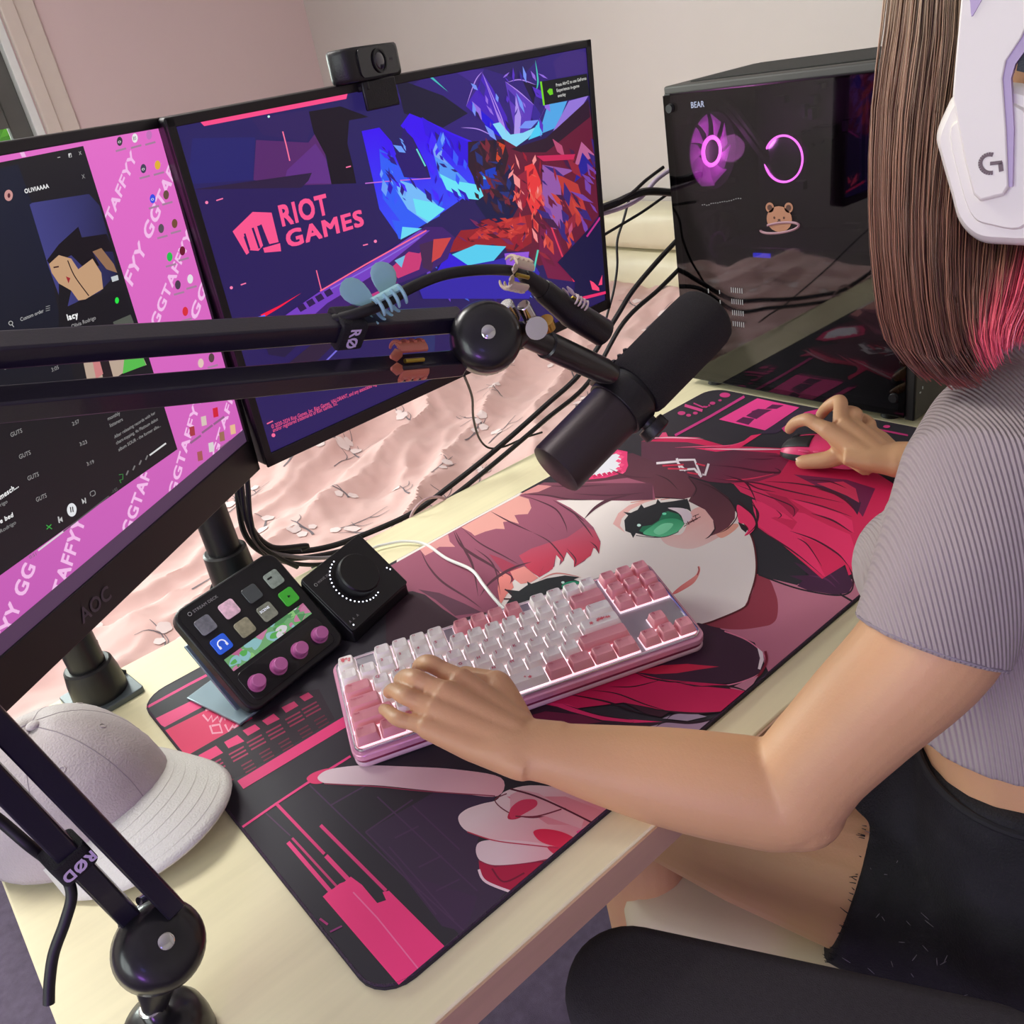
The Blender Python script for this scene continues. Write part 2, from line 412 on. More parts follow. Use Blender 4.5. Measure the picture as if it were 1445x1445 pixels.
MB().box((1.885, 1.45, -.35), (.05, 1.54, .8)).build('headboard_back', m_cream, bed, bevel=.02)
# duvet: crumpled sheet with printed blossom twigs
def fbm(x, y, s=0):
    from mathutils import noise
    return noise.fractal(V((x, y, s)), .9, 2.1, 5)
def ridged(x, y, s=0):
    from mathutils import noise
    return 1-abs(noise.noise(V((x, y, s))))*2
NX, NY = 300, 220; vs = []; fs = []
bx0, bx1, by0, by1 = -.215, 1.84, .625, 2.2
for j in range(NY+1):
    for i in range(NX+1):
        x = bx0+(bx1-bx0)*i/NX; y = by0+(by1-by0)*j/NY
        wx = x+.05*fbm(x*3, y*3, 5); wy = y+.06*fbm(x*3, y*3, 9)
        u = wx*.82+wy*.57; w = -wx*.57+wy*.82
        z = -.158+.026*ridged(u*1.7, w*5.2, 1)**2*(1 if ridged(u*1.7, w*5.2, 1) > 0 else -1)+.016*ridged(u*4, w*10, 3)+.038*fbm(x*1.4, y*1.4, 2)+.003*fbm(x*14, y*14, 4)
        z += .05*math.exp(-((x-1.62)/.18)**2)
        e = min(x-bx0, y-by0, by1-y)
        kk = max(0, min(1, (y-.62)/.16)); z = -.14+(z+.14)*(.35+.65*kk)
        if e < .06: z -= .16*(1-e/.06)**2
        vs.append((x, y+(.0 if e > .08 else 0), z))
for j in range(NY):
    for i in range(NX): a = j*(NX+1)+i; fs.append((a, a+1, a+NX+2, a+NX+1))
m_duvet = mat('pink_cotton', (214, 176, 170), .9, var=.05, scale=5, bump=.3, bscale=30, sheen=.2)
duv = thing('duvet', 'rumpled pink duvet with white blossom twigs print covering the bed', 'duvet', (.7, 1.4, -.15))
MB().add(vs, fs).build('duvet_cover', m_duvet, duv)
from mathutils.bvhtree import BVHTree
bvh = BVHTree.FromPolygons([V(v) for v in vs], fs)
def drop(x, y, lift=.0012):
    h = bvh.ray_cast(V((x, y, 1)), V((0, 0, -1)))
    return (h[0]+V((0, 0, lift))) if h[0] else V((x, y, -.1))
rg = random.Random(11); mt = MB(); mf = MB()
for i in range(80):
    x = rg.uniform(-.15, 1.7); y = rg.uniform(.66, 1.7); a = rg.uniform(.1, 1.5); P = []
    L = rg.uniform(.06, .15)
    for k in range(7): P.append((x, y)); x += cos(a)*L/6; y += sin(a)*L/6; a += rg.uniform(-.25, .25)
    def ribbon(P, w0):
        vs = []; fs = []
        P = cr(P, 3)
        for k, (px, py) in enumerate(P):
            q = P[min(k+1, len(P)-1)]; r = P[max(k-1, 0)]; d = V((q[0]-r[0], q[1]-r[1])); d.normalize()
            w = w0*(1-.8*k/len(P)); vs += [drop(px-d.y*w, py+d.x*w), drop(px+d.y*w, py-d.x*w)]
            if k: b = 2*k; fs.append((b-2, b-1, b+1, b))
        mt.add(vs, fs)
    ribbon(P, rg.uniform(.0012, .0030))
    for k in (2, 4):
        b = a+rg.choice((-1, 1))*rg.uniform(.5, 1); q = P[k]; ribbon([q, (q[0]+cos(b)*.02, q[1]+sin(b)*.02), (q[0]+cos(b+.3)*.04, q[1]+sin(b+.3)*.04)], .0012)
    for k in range(rg.randint(1, 3)):
        q = P[rg.randint(1, 5)]; cx = q[0]+rg.uniform(-.02, .02); cy = q[1]+rg.uniform(-.02, .02); r = rg.uniform(.008, .015); ph = rg.uniform(0, 6)
        n = 25; ring = []
        for t in range(n): t2 = 2*pi*t/n; rr = r*(.82+.18*abs(cos(2.5*t2))); ring.append(drop(cx+rr*cos(t2+ph), cy+rr*sin(t2+ph), .0018))
        mf.add([drop(cx, cy, .0022)]+ring, [(0, 1+t, 1+(t+1) % n) for t in range(n)])
mt.build('twig_print', mat('twig_grey', (116, 108, 114), .9), duv, flat=True, kind='stuff')
mf.build('blossom_print', mat('blossom_white', (232, 214, 212), .9), duv, angle=180, kind='stuff')
# ================================================================== mouse pad with its printed picture
PADM = Matrix.Translation((0, 0, 0))
PW, PH, PT = 1.0, .5064, .004
m_print = attr_mat('printed_cloth', rough=.62, spec=.35)
pad = thing('mouse_pad', 'large cloth desk mat printed with a pink haired drawn girl, lying under the keyboard', 'mouse pad')
MB().prism(rrect(PW, PH, .03, 6, PW/2, PH/2), .0004, PT-.0006).build('mat_base', mat('black_rubber', (36, 32, 40), .8), pad)
st = MB(); o = rrect(PW-.003, PH-.003, .029, 6, PW/2, PH/2); o = [V((x, y, PT-.0008)) for x, y in o]
st.tube(o+[o[0]], .0013, 8); st.build('stitched_edge', mat('edge_thread', (58, 36, 62), .7, bump=.8, bscale=900, var=.3, scale=300), pad)
A = Art(Matrix.Translation((0, 0, PT)), PW-.004, PH-.004, 3.5e-6, .002, .002)
o = rrect(PW-.004, PH-.004, .028, 5, PW/2, PH/2)
DK = (46, 42, 50); PK = (240, 58, 128); INK = (40, 28, 36)
A.raw(o, DK)
def rclip(pts): return pts
# --- lower left: dark panel, faint grid, pink bars          (E frame)
E4 = (200, 930, .25); F4 = (300, 1000, .41522); A4 = (560, 600, .25); B4 = (860, 600, .25); C4 = (920, 530, .25); D4 = (720, 820, .25)
A.org = F4
A.poly('520,420 760,280 960,300 900,450 1000,620 850,780 640,560', (62, 44, 70), None, 0)
A.poly('640,560 900,640 860,760 780,740', (66, 42, 74), None, 0)
for t in ('330,260 640,560 860,760', '400,330 470,290 560,240', '520,420 680,310', '520,420 620,520 760,700', '560,300 900,620', '600,470 820,720', '680,330 840,480', '620,440 700,400', '700,540 780,500', '760,620 840,580'):
    A.line(t, (78, 50, 84), 5, 0, 0)
A.org = E4
A.line('-10,295 265,145 600,-30', (226, 62, 130), 14, 0, 0)
A.flat('60,345 345,205 600,60 680,80 400,240 130,385', (246, 78, 138))
A.flat('60,440 440,250 520,210 640,350 600,372 260,565 60,640', (232, 48, 104))
for t in ('345,315 375,350 395,320 400,355 430,325 440,360 470,300', '360,290 420,275 440,300', '385,375 400,420 455,415 440,370 395,378', '455,300 470,345 490,300 505,350', '470,370 490,410 520,370 515,400 550,360', '520,290 530,340 560,310 570,350'):
    A.line(t, (250, 165, 190), 12, 0, 0)
A.flat('180,590 880,190 1000,170 1090,340 560,660 400,720 300,700', (40, 26, 38))
for t, k in (('320,545 420,490 460,530 360,585', 1), ('465,470 540,430 580,465 490,505', 1), ('570,405 640,370 670,395 600,435', .9), ('680,350 745,310 780,340 710,375', .8), ('790,275 860,240 885,265 815,305', .75), ('890,215 940,190 970,215 920,240', .7), ('180,620 290,565 330,600 220,660', .95)):
    c = tuple(int(q*k) for q in (242, 62, 126)); A.flat(t, c)
    P = Art.pp(t); mx = sum(p[0] for p in P)/4+18; my = sum(p[1] for p in P)/4+46
    for i in range(3):
        A.line([(mx-44+i*12, my+28+i*19), (mx+40+i*12, my-18+i*19)], tuple(int(q*.75) for q in c), 9, 0, 0)
    for i in range(3):
        A.line([(mx+26+i*12, my+92+i*19), (mx+86+i*12, my+58+i*19)], tuple(int(q*.55) for q in c), 8, 0, 0)
A.flat('540,690 1110,345 1400,180 1430,230 1130,400 575,735', (226, 60, 122))
A.line('555,960 760,818 930,705 1180,550', (232, 62, 128), 13, 0, 0)
A.line('762,820 1032,1102', (222, 56, 122), 18, 0, 0); A.line('1040,1112 1165,1245', (240, 66, 132), 26, 0, 0)
A.line('700,870 840,1000', (86, 52, 84), 8, 0, 0)
A.line('1010,940 1380,1310', (226, 60, 126), 20, 0, 0)
A.line('826,1036 1064,1312', (240, 66, 134), 24, 0, 0); A.line('850,1012 1100,1284', (206, 60, 118), 14, 0, 0)
A.org = F4
A.flat('375,640 395,622 412,612 432,596 448,590 470,572 508,600 560,662 590,652 578,625 600,620 796,816 640,948', (255, 62, 134))
A.line('478,625 560,712 700,886', (255, 122, 172), 5, 0, 0)
A.line('365,715 392,735', (180, 50, 120), 8, 0, 0); A.line('400,760 440,740', (150, 50, 120), 6, 0, 0)
A.line('650,940 800,822', (220, 40, 100), 8, 0, 0)
# --- drawn hand at the front edge
A.poly('320,238 350,216 400,206 380,250 340,256', (226, 60, 112), None, 1)
A.poly('357,236 385,212 440,200 520,194 660,198 830,208 980,236 970,298 840,290 700,276 560,262 430,258 380,254', (226, 206, 210), ((236, 178, 186), 500, 200, 960, 280), 1)
A.line('380,256 560,266 700,280 960,298', (150, 60, 84), 4)
A.poly('835,375 860,345 915,325 965,312 1000,280 1110,262 1330,300 1390,380 1250,470 1150,478 1090,462 960,448 865,418', (236, 214, 214), ((226, 150, 162), 1000, 290, 1200, 420), 1)
A.flat('1000,300 1200,300 1330,350 1290,400 1140,395', (222, 140, 152))
A.poly('895,480 915,452 1000,448 1130,462 1185,500 1100,524 960,534 910,518', (232, 208, 212), ((228, 160, 172), 1000, 470, 1180, 510), 1)
A.line('1000,290 960,314 1010,356 1090,372 1160,356 1200,340', (120, 50, 64), 4)
A.poly('1003,374 1018,340 1060,314 1098,304 1104,322 1080,352 1035,376', (196, 38, 72), None, 1)
A.poly('1090,422 1120,410 1180,418 1228,440 1238,462 1190,472 1120,456', (222, 40, 80), None, 1)
A.poly('1138,470 1200,474 1215,490 1170,500', (214, 44, 84), None, 1)
A.line('866,420 960,450 1090,466 1180,476', (190, 50, 80), 4); A.line('905,518 960,536 1080,526 1180,504', (150, 30, 70), 5)
A.flat('905,522 960,540 1150,520 1210,478 1260,440 1030,632 930,590 908,560', (178, 22, 66))
A.line('905,548 930,590 1030,630', (240, 210, 220), 9); A.line('950,545 990,590 1060,560', (120, 14, 50), 6); A.line('1030,628 1180,500', (240, 60, 130), 6, 0, 0)
A.org = D4
A.poly('0,1210 60,1180 160,1200 300,1280 420,1340 400,1400 200,1330 0,1330', (226, 170, 178), None, 0)
A.poly('0,1290 60,1240 140,1236 150,1270 90,1310 10,1345', (214, 60, 96), None, 1)
A.line('0,1175 140,1215 300,1285 470,1370', (90, 30, 50), 10); A.line('30,1330 150,1330 290,1290', (120, 40, 60), 8)
A.line('380,1430 510,1370', (240, 80, 150), 30)
# --- shoulder, neck, collar, right wing
A.org = B4
A.flat('820,840 1290,950 1445,790 1600,820 1500,1000 960,1375 900,1400 820,1230 640,1160 560,1100', (206, 128, 150), ((190, 112, 136), 900, 900, 1100, 1300))
A.poly('828,845 900,872 930,930 950,1000 946,1085 915,1125 860,1140 750,1155 640,1150 540,1118 660,1060 760,1020 810,940', (156, 58, 76), None, 1)
A.flat('838,560 940,600 1020,680 1130,780 1100,870 1060,905 900,866 840,842', (44, 42, 50))
A.poly('1105,665 1200,682 1290,760 1350,840 1376,900 1350,948 1280,960 1190,946 1120,934 1060,910 1090,880 1015,852 1130,850 1040,775 1120,800', (74, 34, 68), None, 0)
A.line('840,845 1000,905 1120,938 1270,962 1350,950 1376,900 1360,820', (38, 30, 40), 9); A.line('1300,955 1385,1005', (38, 30, 40), 11, 0, 0)
for t in ('1150,760 1230,830 1300,900', '1120,850 1220,870 1280,920', '1180,720 1210,790'): A.line(t, (104, 48, 92), 10, 2)
# --- big red hair mass on the right
A.org = C4
RH = (206, 34, 86)
A.poly('-60,372 100,350 280,360 420,400 560,404 740,412 900,440 1250,540 1500,700 1500,1000 1300,1060 1158,1110 1110,1130 1090,1070 960,1150 880,1080 740,960 600,860 585,700 540,640 300,560 -60,470', RH, ((240, 44, 100), 700, 480, 900, 960), 0)
A.poly('-60,372 200,378 430,420 700,440 780,470 720,560 600,600 420,610 320,600 180,560 -60,500', (92, 48, 68), ((150, 38, 80), 380, 470, 700, 560), 0)
A.poly('800,560 1100,590 1260,640 1190,800 1160,760 1120,700 980,650', (124, 36, 84), None, 0)
A.poly('900,620 1080,640 1180,720 1160,790 1100,700', (70, 34, 66), None, 0)
PKH = (255, 56, 116)
A.poly('565,700 640,722 720,760 800,820 700,800 640,812 600,840 575,770', PKH, None, 0)
A.poly('590,790 660,800 760,850 830,900 900,980 980,1140 900,1090 800,1000 680,910 600,850', PKH, None, 0)
A.poly('780,890 900,930 1040,1000 1110,1070 1150,1100 1140,960 1120,900 1000,850 860,780 740,760 820,830', PKH, None, 0)
A.poly('1130,820 1060,780 880,720 780,700 900,770 1040,830 1140,890', PKH, None, 0)
A.poly('460,612 600,640 720,700 780,760 790,800 700,760 590,700 500,660', (232, 48, 104), None, 0)
A.poly('640,660 760,690 830,760 800,800 740,740', (190, 30, 80), None, 0)
A.poly('930,610 1080,600 1150,640 1170,720 1100,680', (222, 56, 100), None, 0)
A.poly('240,412 420,408 520,370 560,340 620,330 480,420 360,432', (236, 46, 104), None, 0)
A.line('300,416 500,418 640,418 760,420', (240, 200, 214), 10, 2); A.line('130,408 300,402 440,396 520,372', (236, 90, 130), 7, 2)
A.line('390,590 520,588 620,572 720,548', (236, 60, 100), 7, 2)
for t, w in (('320,506 480,520 620,545 715,550 718,536 690,522', 12), ('330,580 450,596 600,610 760,650 940,690 1080,720', 8), ('460,612 560,650 700,700 790,740 805,780 790,805', 7), ('640,600 800,610 960,640 1080,700 1150,770', 9), ('590,720 560,650 520,600 440,570', 10), ('580,860 700,930 830,1020 960,1130', 8), ('780,880 920,930 1050,1010 1110,1080', 10), ('800,700 960,740 1130,800', 7), ('900,780 1020,820 1130,890', 10), ('700,760 730,790 710,810', 6), ('820,920 880,960 960,1080', 7), ('930,640 1060,680 1150,760', 14), ('1110,1080 1140,1150 1130,1200', 10), ('1150,1085 1180,1110', 8), ('860,590 1000,600 1100,640', 7), ('560,720 600,780 590,850', 10), ('400,560 520,600 600,640 700,660', 8), ('640,455 760,460 860,480', 6), ('520,470 620,475 700,470', 5)):
    A.line(t, (84, 18, 48), w, 2)
# --- upper left corner widgets
A.line('130,340 330,232 522,120', (200, 54, 130), 14, 0, 0)
A.flat('378,250 595,130 832,182 640,312', (238, 66, 146))
for t in ('472,262 515,236 580,246 545,280', '530,230 568,205 640,215 590,248', '640,190 680,165 745,170 705,190', '560,205 600,190 680,195 640,215'): A.flat(t, (92, 30, 74))
A.flat('600,330 640,310 825,195 880,210 700,330', (58, 40, 64))
A.line('740,310 870,220 960,200', (214, 56, 130), 26, 0, 0)
def dot(x, y, rx, ry, c): A.poly([(x+rx*cos(k*.8), y+ry*sin(k*.8)) for k in range(8)], c)
dot(412, 112, 30, 14, (206, 58, 128)); dot(167, 214, 22, 11, (200, 60, 124)); dot(207, 226, 14, 8, (200, 60, 124)); dot(245, 214, 14, 8, (200, 60, 124)); dot(342, 158, 16, 9, (190, 56, 120)); dot(384, 142, 10, 6, (190, 56, 120))
A.line('185,170 285,200', (214, 70, 136), 16, 0, 0); A.line('235,158 290,182', (190, 60, 124), 8, 0, 0); A.line('290,178 325,180 320,166', (190, 56, 120), 10)
A.line('1240,300 1445,340', (196, 54, 122), 10, 0, 0); dot(1325, 290, 20, 8, (220, 60, 130)); dot(1190, 262, 10, 5, (180, 60, 120))
A.poly('-60,352 40,350 60,324 80,322 90,346 280,352 180,362', (222, 74, 120), None, 0); A.line('-40,358 120,352 290,360', (240, 190, 205), 6, 2)
# --- the face
A.org = (0, 0, 1)
SK = (242, 232, 226)
A.flat('560,760 640,705 700,690 770,702 860,706 940,698 1000,690 1030,712 1050,738 1062,762 1067,790 1066,815 1058,842 1050,858 1010,876 985,884 940,900 880,905 800,890 690,870 640,860 560,830', SK)
A.line('1050,738 1062,762 1067,790 1066,815 1058,842 1050,858 1010,876 985,884 930,902', (96, 26, 36), 2.4)
A.org = B4
A.poly('470,480 570,470 640,600 610,640 470,700 330,680 290,620 400,620 440,560', (240, 206, 200), ((240, 184, 178), 450, 700, 520, 560), 1)
A.poly('600,600 700,560 730,570 690,610 630,640', (240, 170, 150), None, 1)
A.poly('500,800 512,806 508,842 482,888 440,920 372,956 358,950 400,912 440,884 486,850 500,822', (226, 112, 112), ((236, 150, 140), 400, 930, 490, 850), 1)
A.line('500,802 506,822 496,850', (150, 50, 60), 5)
# --- near eye
A.poly('20,560 50,500 110,455 200,425 290,415 200,440 120,480 70,530 60,570 90,610', (240, 186, 180), None, 0)
A.flat('78,492 120,498 160,480 180,448 196,470 262,446 272,420 290,440 360,432 440,418 452,450 462,492 440,478 400,470 350,468 400,500 425,560 390,602 330,628 270,636 210,628 150,612 134,640 120,612 90,600 84,540 106,512', (36, 38, 44))
A.poly('168,600 186,574 240,566 280,540 300,500 330,488 390,505 418,545 410,580 370,612 310,632 240,630', (28, 120, 84), None, 0)
A.poly('190,612 240,572 300,536 370,530 418,552 410,580 370,612 310,632 240,628', (96, 206, 150), ((40, 150, 104), 330, 620, 330, 520), 1)
A.poly('250,600 300,560 360,560 330,600 280,622', (130, 226, 176), None, 1)
A.poly('330,470 400,470 440,482 466,512 456,540 424,556 410,520 380,492', (232, 214, 222), None, 1)
dot(167, 568, 11, 8, (214, 250, 238)); dot(310, 503, 12, 7, (120, 230, 190))
for t in ('420,575 470,545 500,530', '440,545 450,565', '465,530 478,550', '485,510 490,538', '430,560 515,520', '470,520 505,505'): A.line(t, (90, 36, 44), 4, 0, 0)
A.line('150,625 240,636 320,632 390,605', (60, 50, 60), 4)
A.line('290,424 430,400 300,412 120,440', (220, 150, 140), 5)
# --- fringe over the face (front locks)
A.org = C4
A.poly('-110,440 60,508 140,530 205,570 250,640 235,685 180,700 60,690 -100,690 -260,700 -420,690 -500,600 -420,520 -300,470', (112, 58, 72), ((88, 46, 62), 100, 690, 0, 500), 0)
A.poly('200,575 320,610 430,690 470,760 468,810 430,860 380,890 322,912 352,868 346,820 300,760 205,712 250,640', (112, 58, 70), ((84, 42, 58), 350, 900, 300, 620), 0)
A.poly('480,735 530,760 570,800 585,850 560,890 522,908 545,870 520,840 490,830', (252, 56, 112), None, 1)
A.poly('485,830 520,845 540,870 530,890 505,870', (40, 24, 34), None, 0)
for t, w in (('20,560 90,590 150,650', 6), ('205,575 250,640 230,690', 8), ('345,825 356,868 325,910 300,925', 8), ('470,740 480,800 430,865 380,892', 6), ('250,600 350,640 440,710 470,770', 6), ('560,700 590,770 585,850 525,910', 7), ('480,700 520,740 570,790', 8), ('-100,690 60,692 200,702', 7)): A.line(t, (58, 26, 38), w, 2)
# cross clip and pixel heart in the hair
for t in ('25,498 140,488 190,540', '140,470 160,535 240,530 280,575', '150,480 240,478 275,565', '320,500 300,565 285,560'): A.line(t, (232, 222, 228), 13, 0, 0)
for t in ('60,512 180,506', '90,528 200,530', '200,550 260,560', '250,500 300,512'): A.line(t, (206, 50, 80), 9, 0, 0)
A.org = A4
A.flat('1085,310 1060,240 1120,190 1240,140 1302,152 1300,200 1306,230 1290,268 1180,300', (236, 60, 120))
A.flat('1100,290 1080,240 1130,200 1240,162 1268,180 1262,225 1250,262 1170,288', (238, 238, 246))
for i in range(6): A.flat([(1250+i % 2*14, 150+i*22), (1272+i % 2*14, 160+i*22), (1256+i % 2*14, 172+i*22), (1234+i % 2*14, 162+i*22)], (250, 90, 140)); A.flat([(1100+i*28, 288-i*5), (1118+i*28, 280-i*5), (1132+i*28, 292-i*5), (1114+i*28, 302-i*5)], (214, 40, 96))
# --- left hair mass
MV = (166, 92, 116)
A.flat('-60,810 0,778 400,556 700,396 830,326 1000,330 1140,320 1300,300 1445,340 1460,424 1300,430 1000,424 900,428 980,470 1060,530 1110,580 1150,660 1142,730 1120,700 1090,690 1095,730 1060,770 1000,806 1000,770 960,720 940,770 918,795 925,750 900,735 890,800 860,830 805,862 770,840 720,800 680,830 640,900 590,1010 470,1120 200,1240 -60,1300', MV, ((140, 72, 96), 300, 500, 600, 1000))
A.flat('0,950 90,940 160,960 260,1040 350,1100 500,1060 560,1120 -60,1340 -60,960', (52, 30, 42))
A.poly('120,930 220,990 330,1080 480,1060 380,1010 240,950', (92, 50, 70), None, 0)
A.flat('700,396 830,326 1000,330 1445,330 1445,424 1200,428 960,420 830,400', (132, 74, 92), ((104, 54, 74), 900, 330, 1100, 430))
A.flat('690,396 800,340 880,345 800,380', (226, 150, 150))
A.flat('365,580 570,466 620,440 690,402 745,420 760,470 740,505 690,508 665,512 690,560 640,545 600,550 610,590 560,588 500,604 440,628 420,610', (236, 168, 158))
A.flat('130,705 290,620 300,660 330,690 240,690 200,720 160,740', (228, 158, 156))
A.poly('690,740 760,700 850,670 960,640 1060,570 1120,600 1150,670 1142,725 1112,690 1095,740 1000,806 1000,770 960,715 935,775 900,735 880,815 805,862 740,815', (206, 62, 88), ((176, 84, 108), 950, 760, 900, 600), 0)
A.flat('520,730 600,760 680,800 700,830 640,905 620,880 600,830', (170, 60, 86))
A.flat('580,830 640,850 660,920 620,960 585,1020 570,930', (240, 140, 132))
A.flat('640,830 720,800 800,865 760,890 700,900 660,870', (240, 150, 142))
for t, w in (('320,600 360,680 440,740 540,800 600,860', 16), ('330,600 380,700 430,800 460,970', 14), ('135,710 180,800 260,890 400,980 480,1040', 12), ('370,585 470,670 600,740 690,790', 8), ('530,490 640,550 770,610', 8), ('770,610 860,660 930,740 945,770', 8), ('700,398 800,430 900,480 950,560 962,610', 8), ('880,425 1000,500 1060,550', 10), ('760,775 680,800 600,840 520,900 470,970', 16), ('1000,806 1010,760 960,700', 7), ('1140,730 1125,690 1090,660', 7), ('980,480 1060,570 1110,640', 8), ('720,390 850,400 960,420 1100,426', 10), ('1060,530 1120,470 1200,425 1320,396', 18), ('800,860 830,800', 6), ('640,900 650,860 600,830', 8), ('900,735 905,780', 6), ('850,345 1000,350 1200,340', 7), ('1000,390 1200,400 1400,385', 8), ('440,700 520,760 560,830 585,960', 9), ('1200,250 1300,290 1445,300', 8), ('850,560 900,600', 5)):
    A.line(t, (84, 42, 58), w, 2)
# --- far eye behind the keyboard
A.flat('610,930 640,934 690,940 740,905 735,885 760,900 850,868 950,852 1030,862 1000,875 1040,890 1030,930 1000,960 700,1030 620,1010 650,970', (36, 40, 44))
A.poly('930,915 960,890 1010,884 1050,900 1060,930 980,950', (30, 150, 110), None, 1); dot(938, 892, 9, 7, (210, 240, 230))
A.line('1040,862 900,840 800,880', (214, 130, 124), 7, 2); A.line('610,930 650,955', (60, 30, 40), 8, 0, 0); A.line('605,985 660,985', (60, 30, 40), 8, 0, 0)
# --- hair below the keyboard
A.org = D4
A.poly('1060,240 1130,258 1220,285 1330,340 1410,400 1432,450 1420,510 1370,550 1250,580 1100,590 900,570 700,520 500,560 300,640', (62, 30, 54), None, 0)
A.line('1210,288 1320,330 1400,385 1440,440 1430,500 1380,545 1240,590 1050,605', (226, 130, 160), 7); A.poly('1395,380 1425,405 1432,450 1412,505 1398,500 1410,440', (240, 226, 232), None, 0); A.line('1440,400 1445,460 1400,540 1300,590', (120, 14, 44), 14)
A.poly('700,520 860,480 1000,472 1180,488 1060,505 940,525 820,530', (206, 36, 74), None, 0)
A.flat('-40,780 250,640 700,520 860,560 1000,572 1220,590 1345,632 1200,745 1060,748 900,742 760,718 640,690 560,700 400,720 200,760 60,830', (206, 26, 88))
A.flat('-40,760 60,740 190,700 300,720 480,760 640,790 800,800 900,812 700,836 560,850 430,905 200,870 -40,830', (48, 20, 38))
A.poly('90,770 200,740 400,760 520,800 400,815 250,810', (108, 22, 60), None, 0); A.poly('200,690 330,700 420,740 620,780 860,800 700,805 520,790 340,740', (230, 44, 110), None, 0)
A.poly('640,690 800,720 900,745 850,775 760,750', (60, 22, 40), None, 0); A.poly('900,570 1040,600 1230,600 1250,615 1100,600', (48, 20, 38), None, 0)
A.poly('460,905 540,860 640,835 720,842 780,890 920,955 700,960 560,945', (196, 26, 84), None, 0); A.poly('680,868 720,850 800,900 900,950 760,955 700,930', (240, 60, 120), None, 0)
A.poly('560,900 640,850 690,870 710,940 600,930', (140, 20, 66), None, 0)
A.flat('770,830 900,800 1040,800 1160,790 1000,960 930,965 870,930', (168, 140, 164)); A.poly('860,780 940,750 1040,752 1110,770 1000,795', (168, 150, 172), None, 0)
A.flat('1240,610 1345,560 1400,540 1345,630', (196, 128, 150))
for t, w in (('300,640 420,660 560,690 700,740 850,772', 10), ('450,620 600,640 760,700 900,742', 7), ('700,520 780,550 900,572 1000,575', 9), ('760,718 900,742 1060,752 1230,740', 12), ('820,830 880,800 1010,806 1120,790 1170,760', 14), ('770,835 860,900 930,960', 16), ('1150,795 1060,880 980,960', 10), ('1345,632 1240,600 1050,600', 10), ('560,600 700,600 860,560', 6), ('660,845 690,900 700,945', 8), ('880,790 930,755 1060,750', 6), ('160,810 300,840 560,835 700,800', 12), ('300,700 500,760 700,790', 7)):
    A.line(t, (40, 14, 28), w, 2)
A.build('printed_picture', m_print, pad, label='printed drawing of a girl with green eyes and red hair')

# ================================================================== monitors
m_black = mat('black_plastic', (26, 25, 28), .38, var=.05, bump=.15, bscale=900)
m_gloss = mat('glossy_black_plastic', (24, 22, 26), .18, coat=.3)
m_bez = mat('monitor_bezel', (34, 32, 32), .42)
m_chin = mat('monitor_chin', (52, 40, 50), .35, bump=.1, bscale=500)
m_screen = attr_mat('screen_light', emit=.82, rough=.3, spec=.35)
def monitor(name, label, P, w, h, cat='monitor', mL=.008, mT=.008, mB=.02, chin=0):
    TL, TR, BR = P
    x = (TR-TL).normalized(); zz = (TL-(BR-x*w)).normalized()
    M = frame(TL-zz*h, x, x.cross(zz))     # local x along, y up, z out of the screen
    t = thing(name, label, cat, M)
    mb = MB(M); mb.box((w/2, h/2, -.012), (w, h, .024)); mb.build('casing', m_black, t, bevel=.004)
    mb = MB(M); mb.prism(rrect(w*.62, h*.62, .03, 4, w/2, h*.5), -.05, -.02); mb.build('rear_housing', m_black, t, bevel=.006)
    mb = MB(M); b = .0035
    mb.box((w/2, h-mT/2, .0015), (w, mT, .003)); mb.box((w/2, mB/2, .0015), (w, mB, .003)); mb.box((mL/2, h/2, .0015), (mL, h, .003)); mb.box((w-mL/2, h/2, .0015), (mL, h, .003))
    mb.build('bezel', m_bez, t, bevel=.0008)
    return t, M, Art(M @ Matrix.Translation((0, 0, .0004)), w-2*mL, h-mT-mB, 4e-6, mL, mB)
W1, H1 = .54, .322
mtR, MR, S = monitor('monitor', 'main monitor showing a pink fist logo and blue and red artwork', (V((.1885, .378, .5615)), V((.726, .424, .555)), V((.7215, .440, .2365))), W1, H1, mB=.013)
NV = (44, 32, 92)
S.org = (0, 0, 1); S.raw([(S.b[0], S.b[1]), (S.b[2], S.b[1]), (S.b[2], S.b[3]), (S.b[0], S.b[3])], NV)
G4 = (220, 120, .25); H4 = (520, 60, .25); I4 = (560, 180, .25); J4 = (340, 320, .25)
S.org = G4
S.flat('90,215 800,60 1445,-60 1445,560 900,560 200,590 130,400', (42, 34, 96))
S.flat('205,300 560,295 548,535 180,560', (40, 38, 110)); S.flat('565,310 860,325 900,270 950,370 990,560 700,570 550,535', (88, 42, 108)); S.flat('740,480 900,330 960,420 990,555 720,560', (98, 50, 134))
S.flat('200,590 880,495 860,540 820,580', (46, 32, 66)); S.flat('860,150 1040,120 1200,180 1090,200 1080,330 1110,450 1130,555 990,560 960,400 890,270', (26, 20, 34))
S.flat('540,190 860,140 880,230 850,320 600,280', (50, 36, 96))
S.flat('240,198 1084,36 1074,78 272,232', (255, 78, 140)); 
S.line('715,262 735,340 755,428', (255, 120, 160), 7, 0, 0); S.line('905,1045 935,1165', (255, 110, 150), 6, 0, 0)
for x0, y0, x1, y1 in ((340, 652, 378, 640), (478, 1128, 508, 1118), (1168, 905, 1196, 898), (1072, 465, 1100, 458), (-80, 1440, -50, 1430)): S.line([(x0, y0), (x1, y1)], (255, 120, 170), 7, 0, 0)
def sdot(x, y, r, c): S.poly([(x+r*cos(k*1.05), y+r*sin(k*1.05)) for k in range(6)], c)
for x, y in ((286, 663), (425, 1144), (1238, 882)): sdot(x, y, 9, (255, 130, 180))
sdot(636, 178, 7, (200, 250, 240))
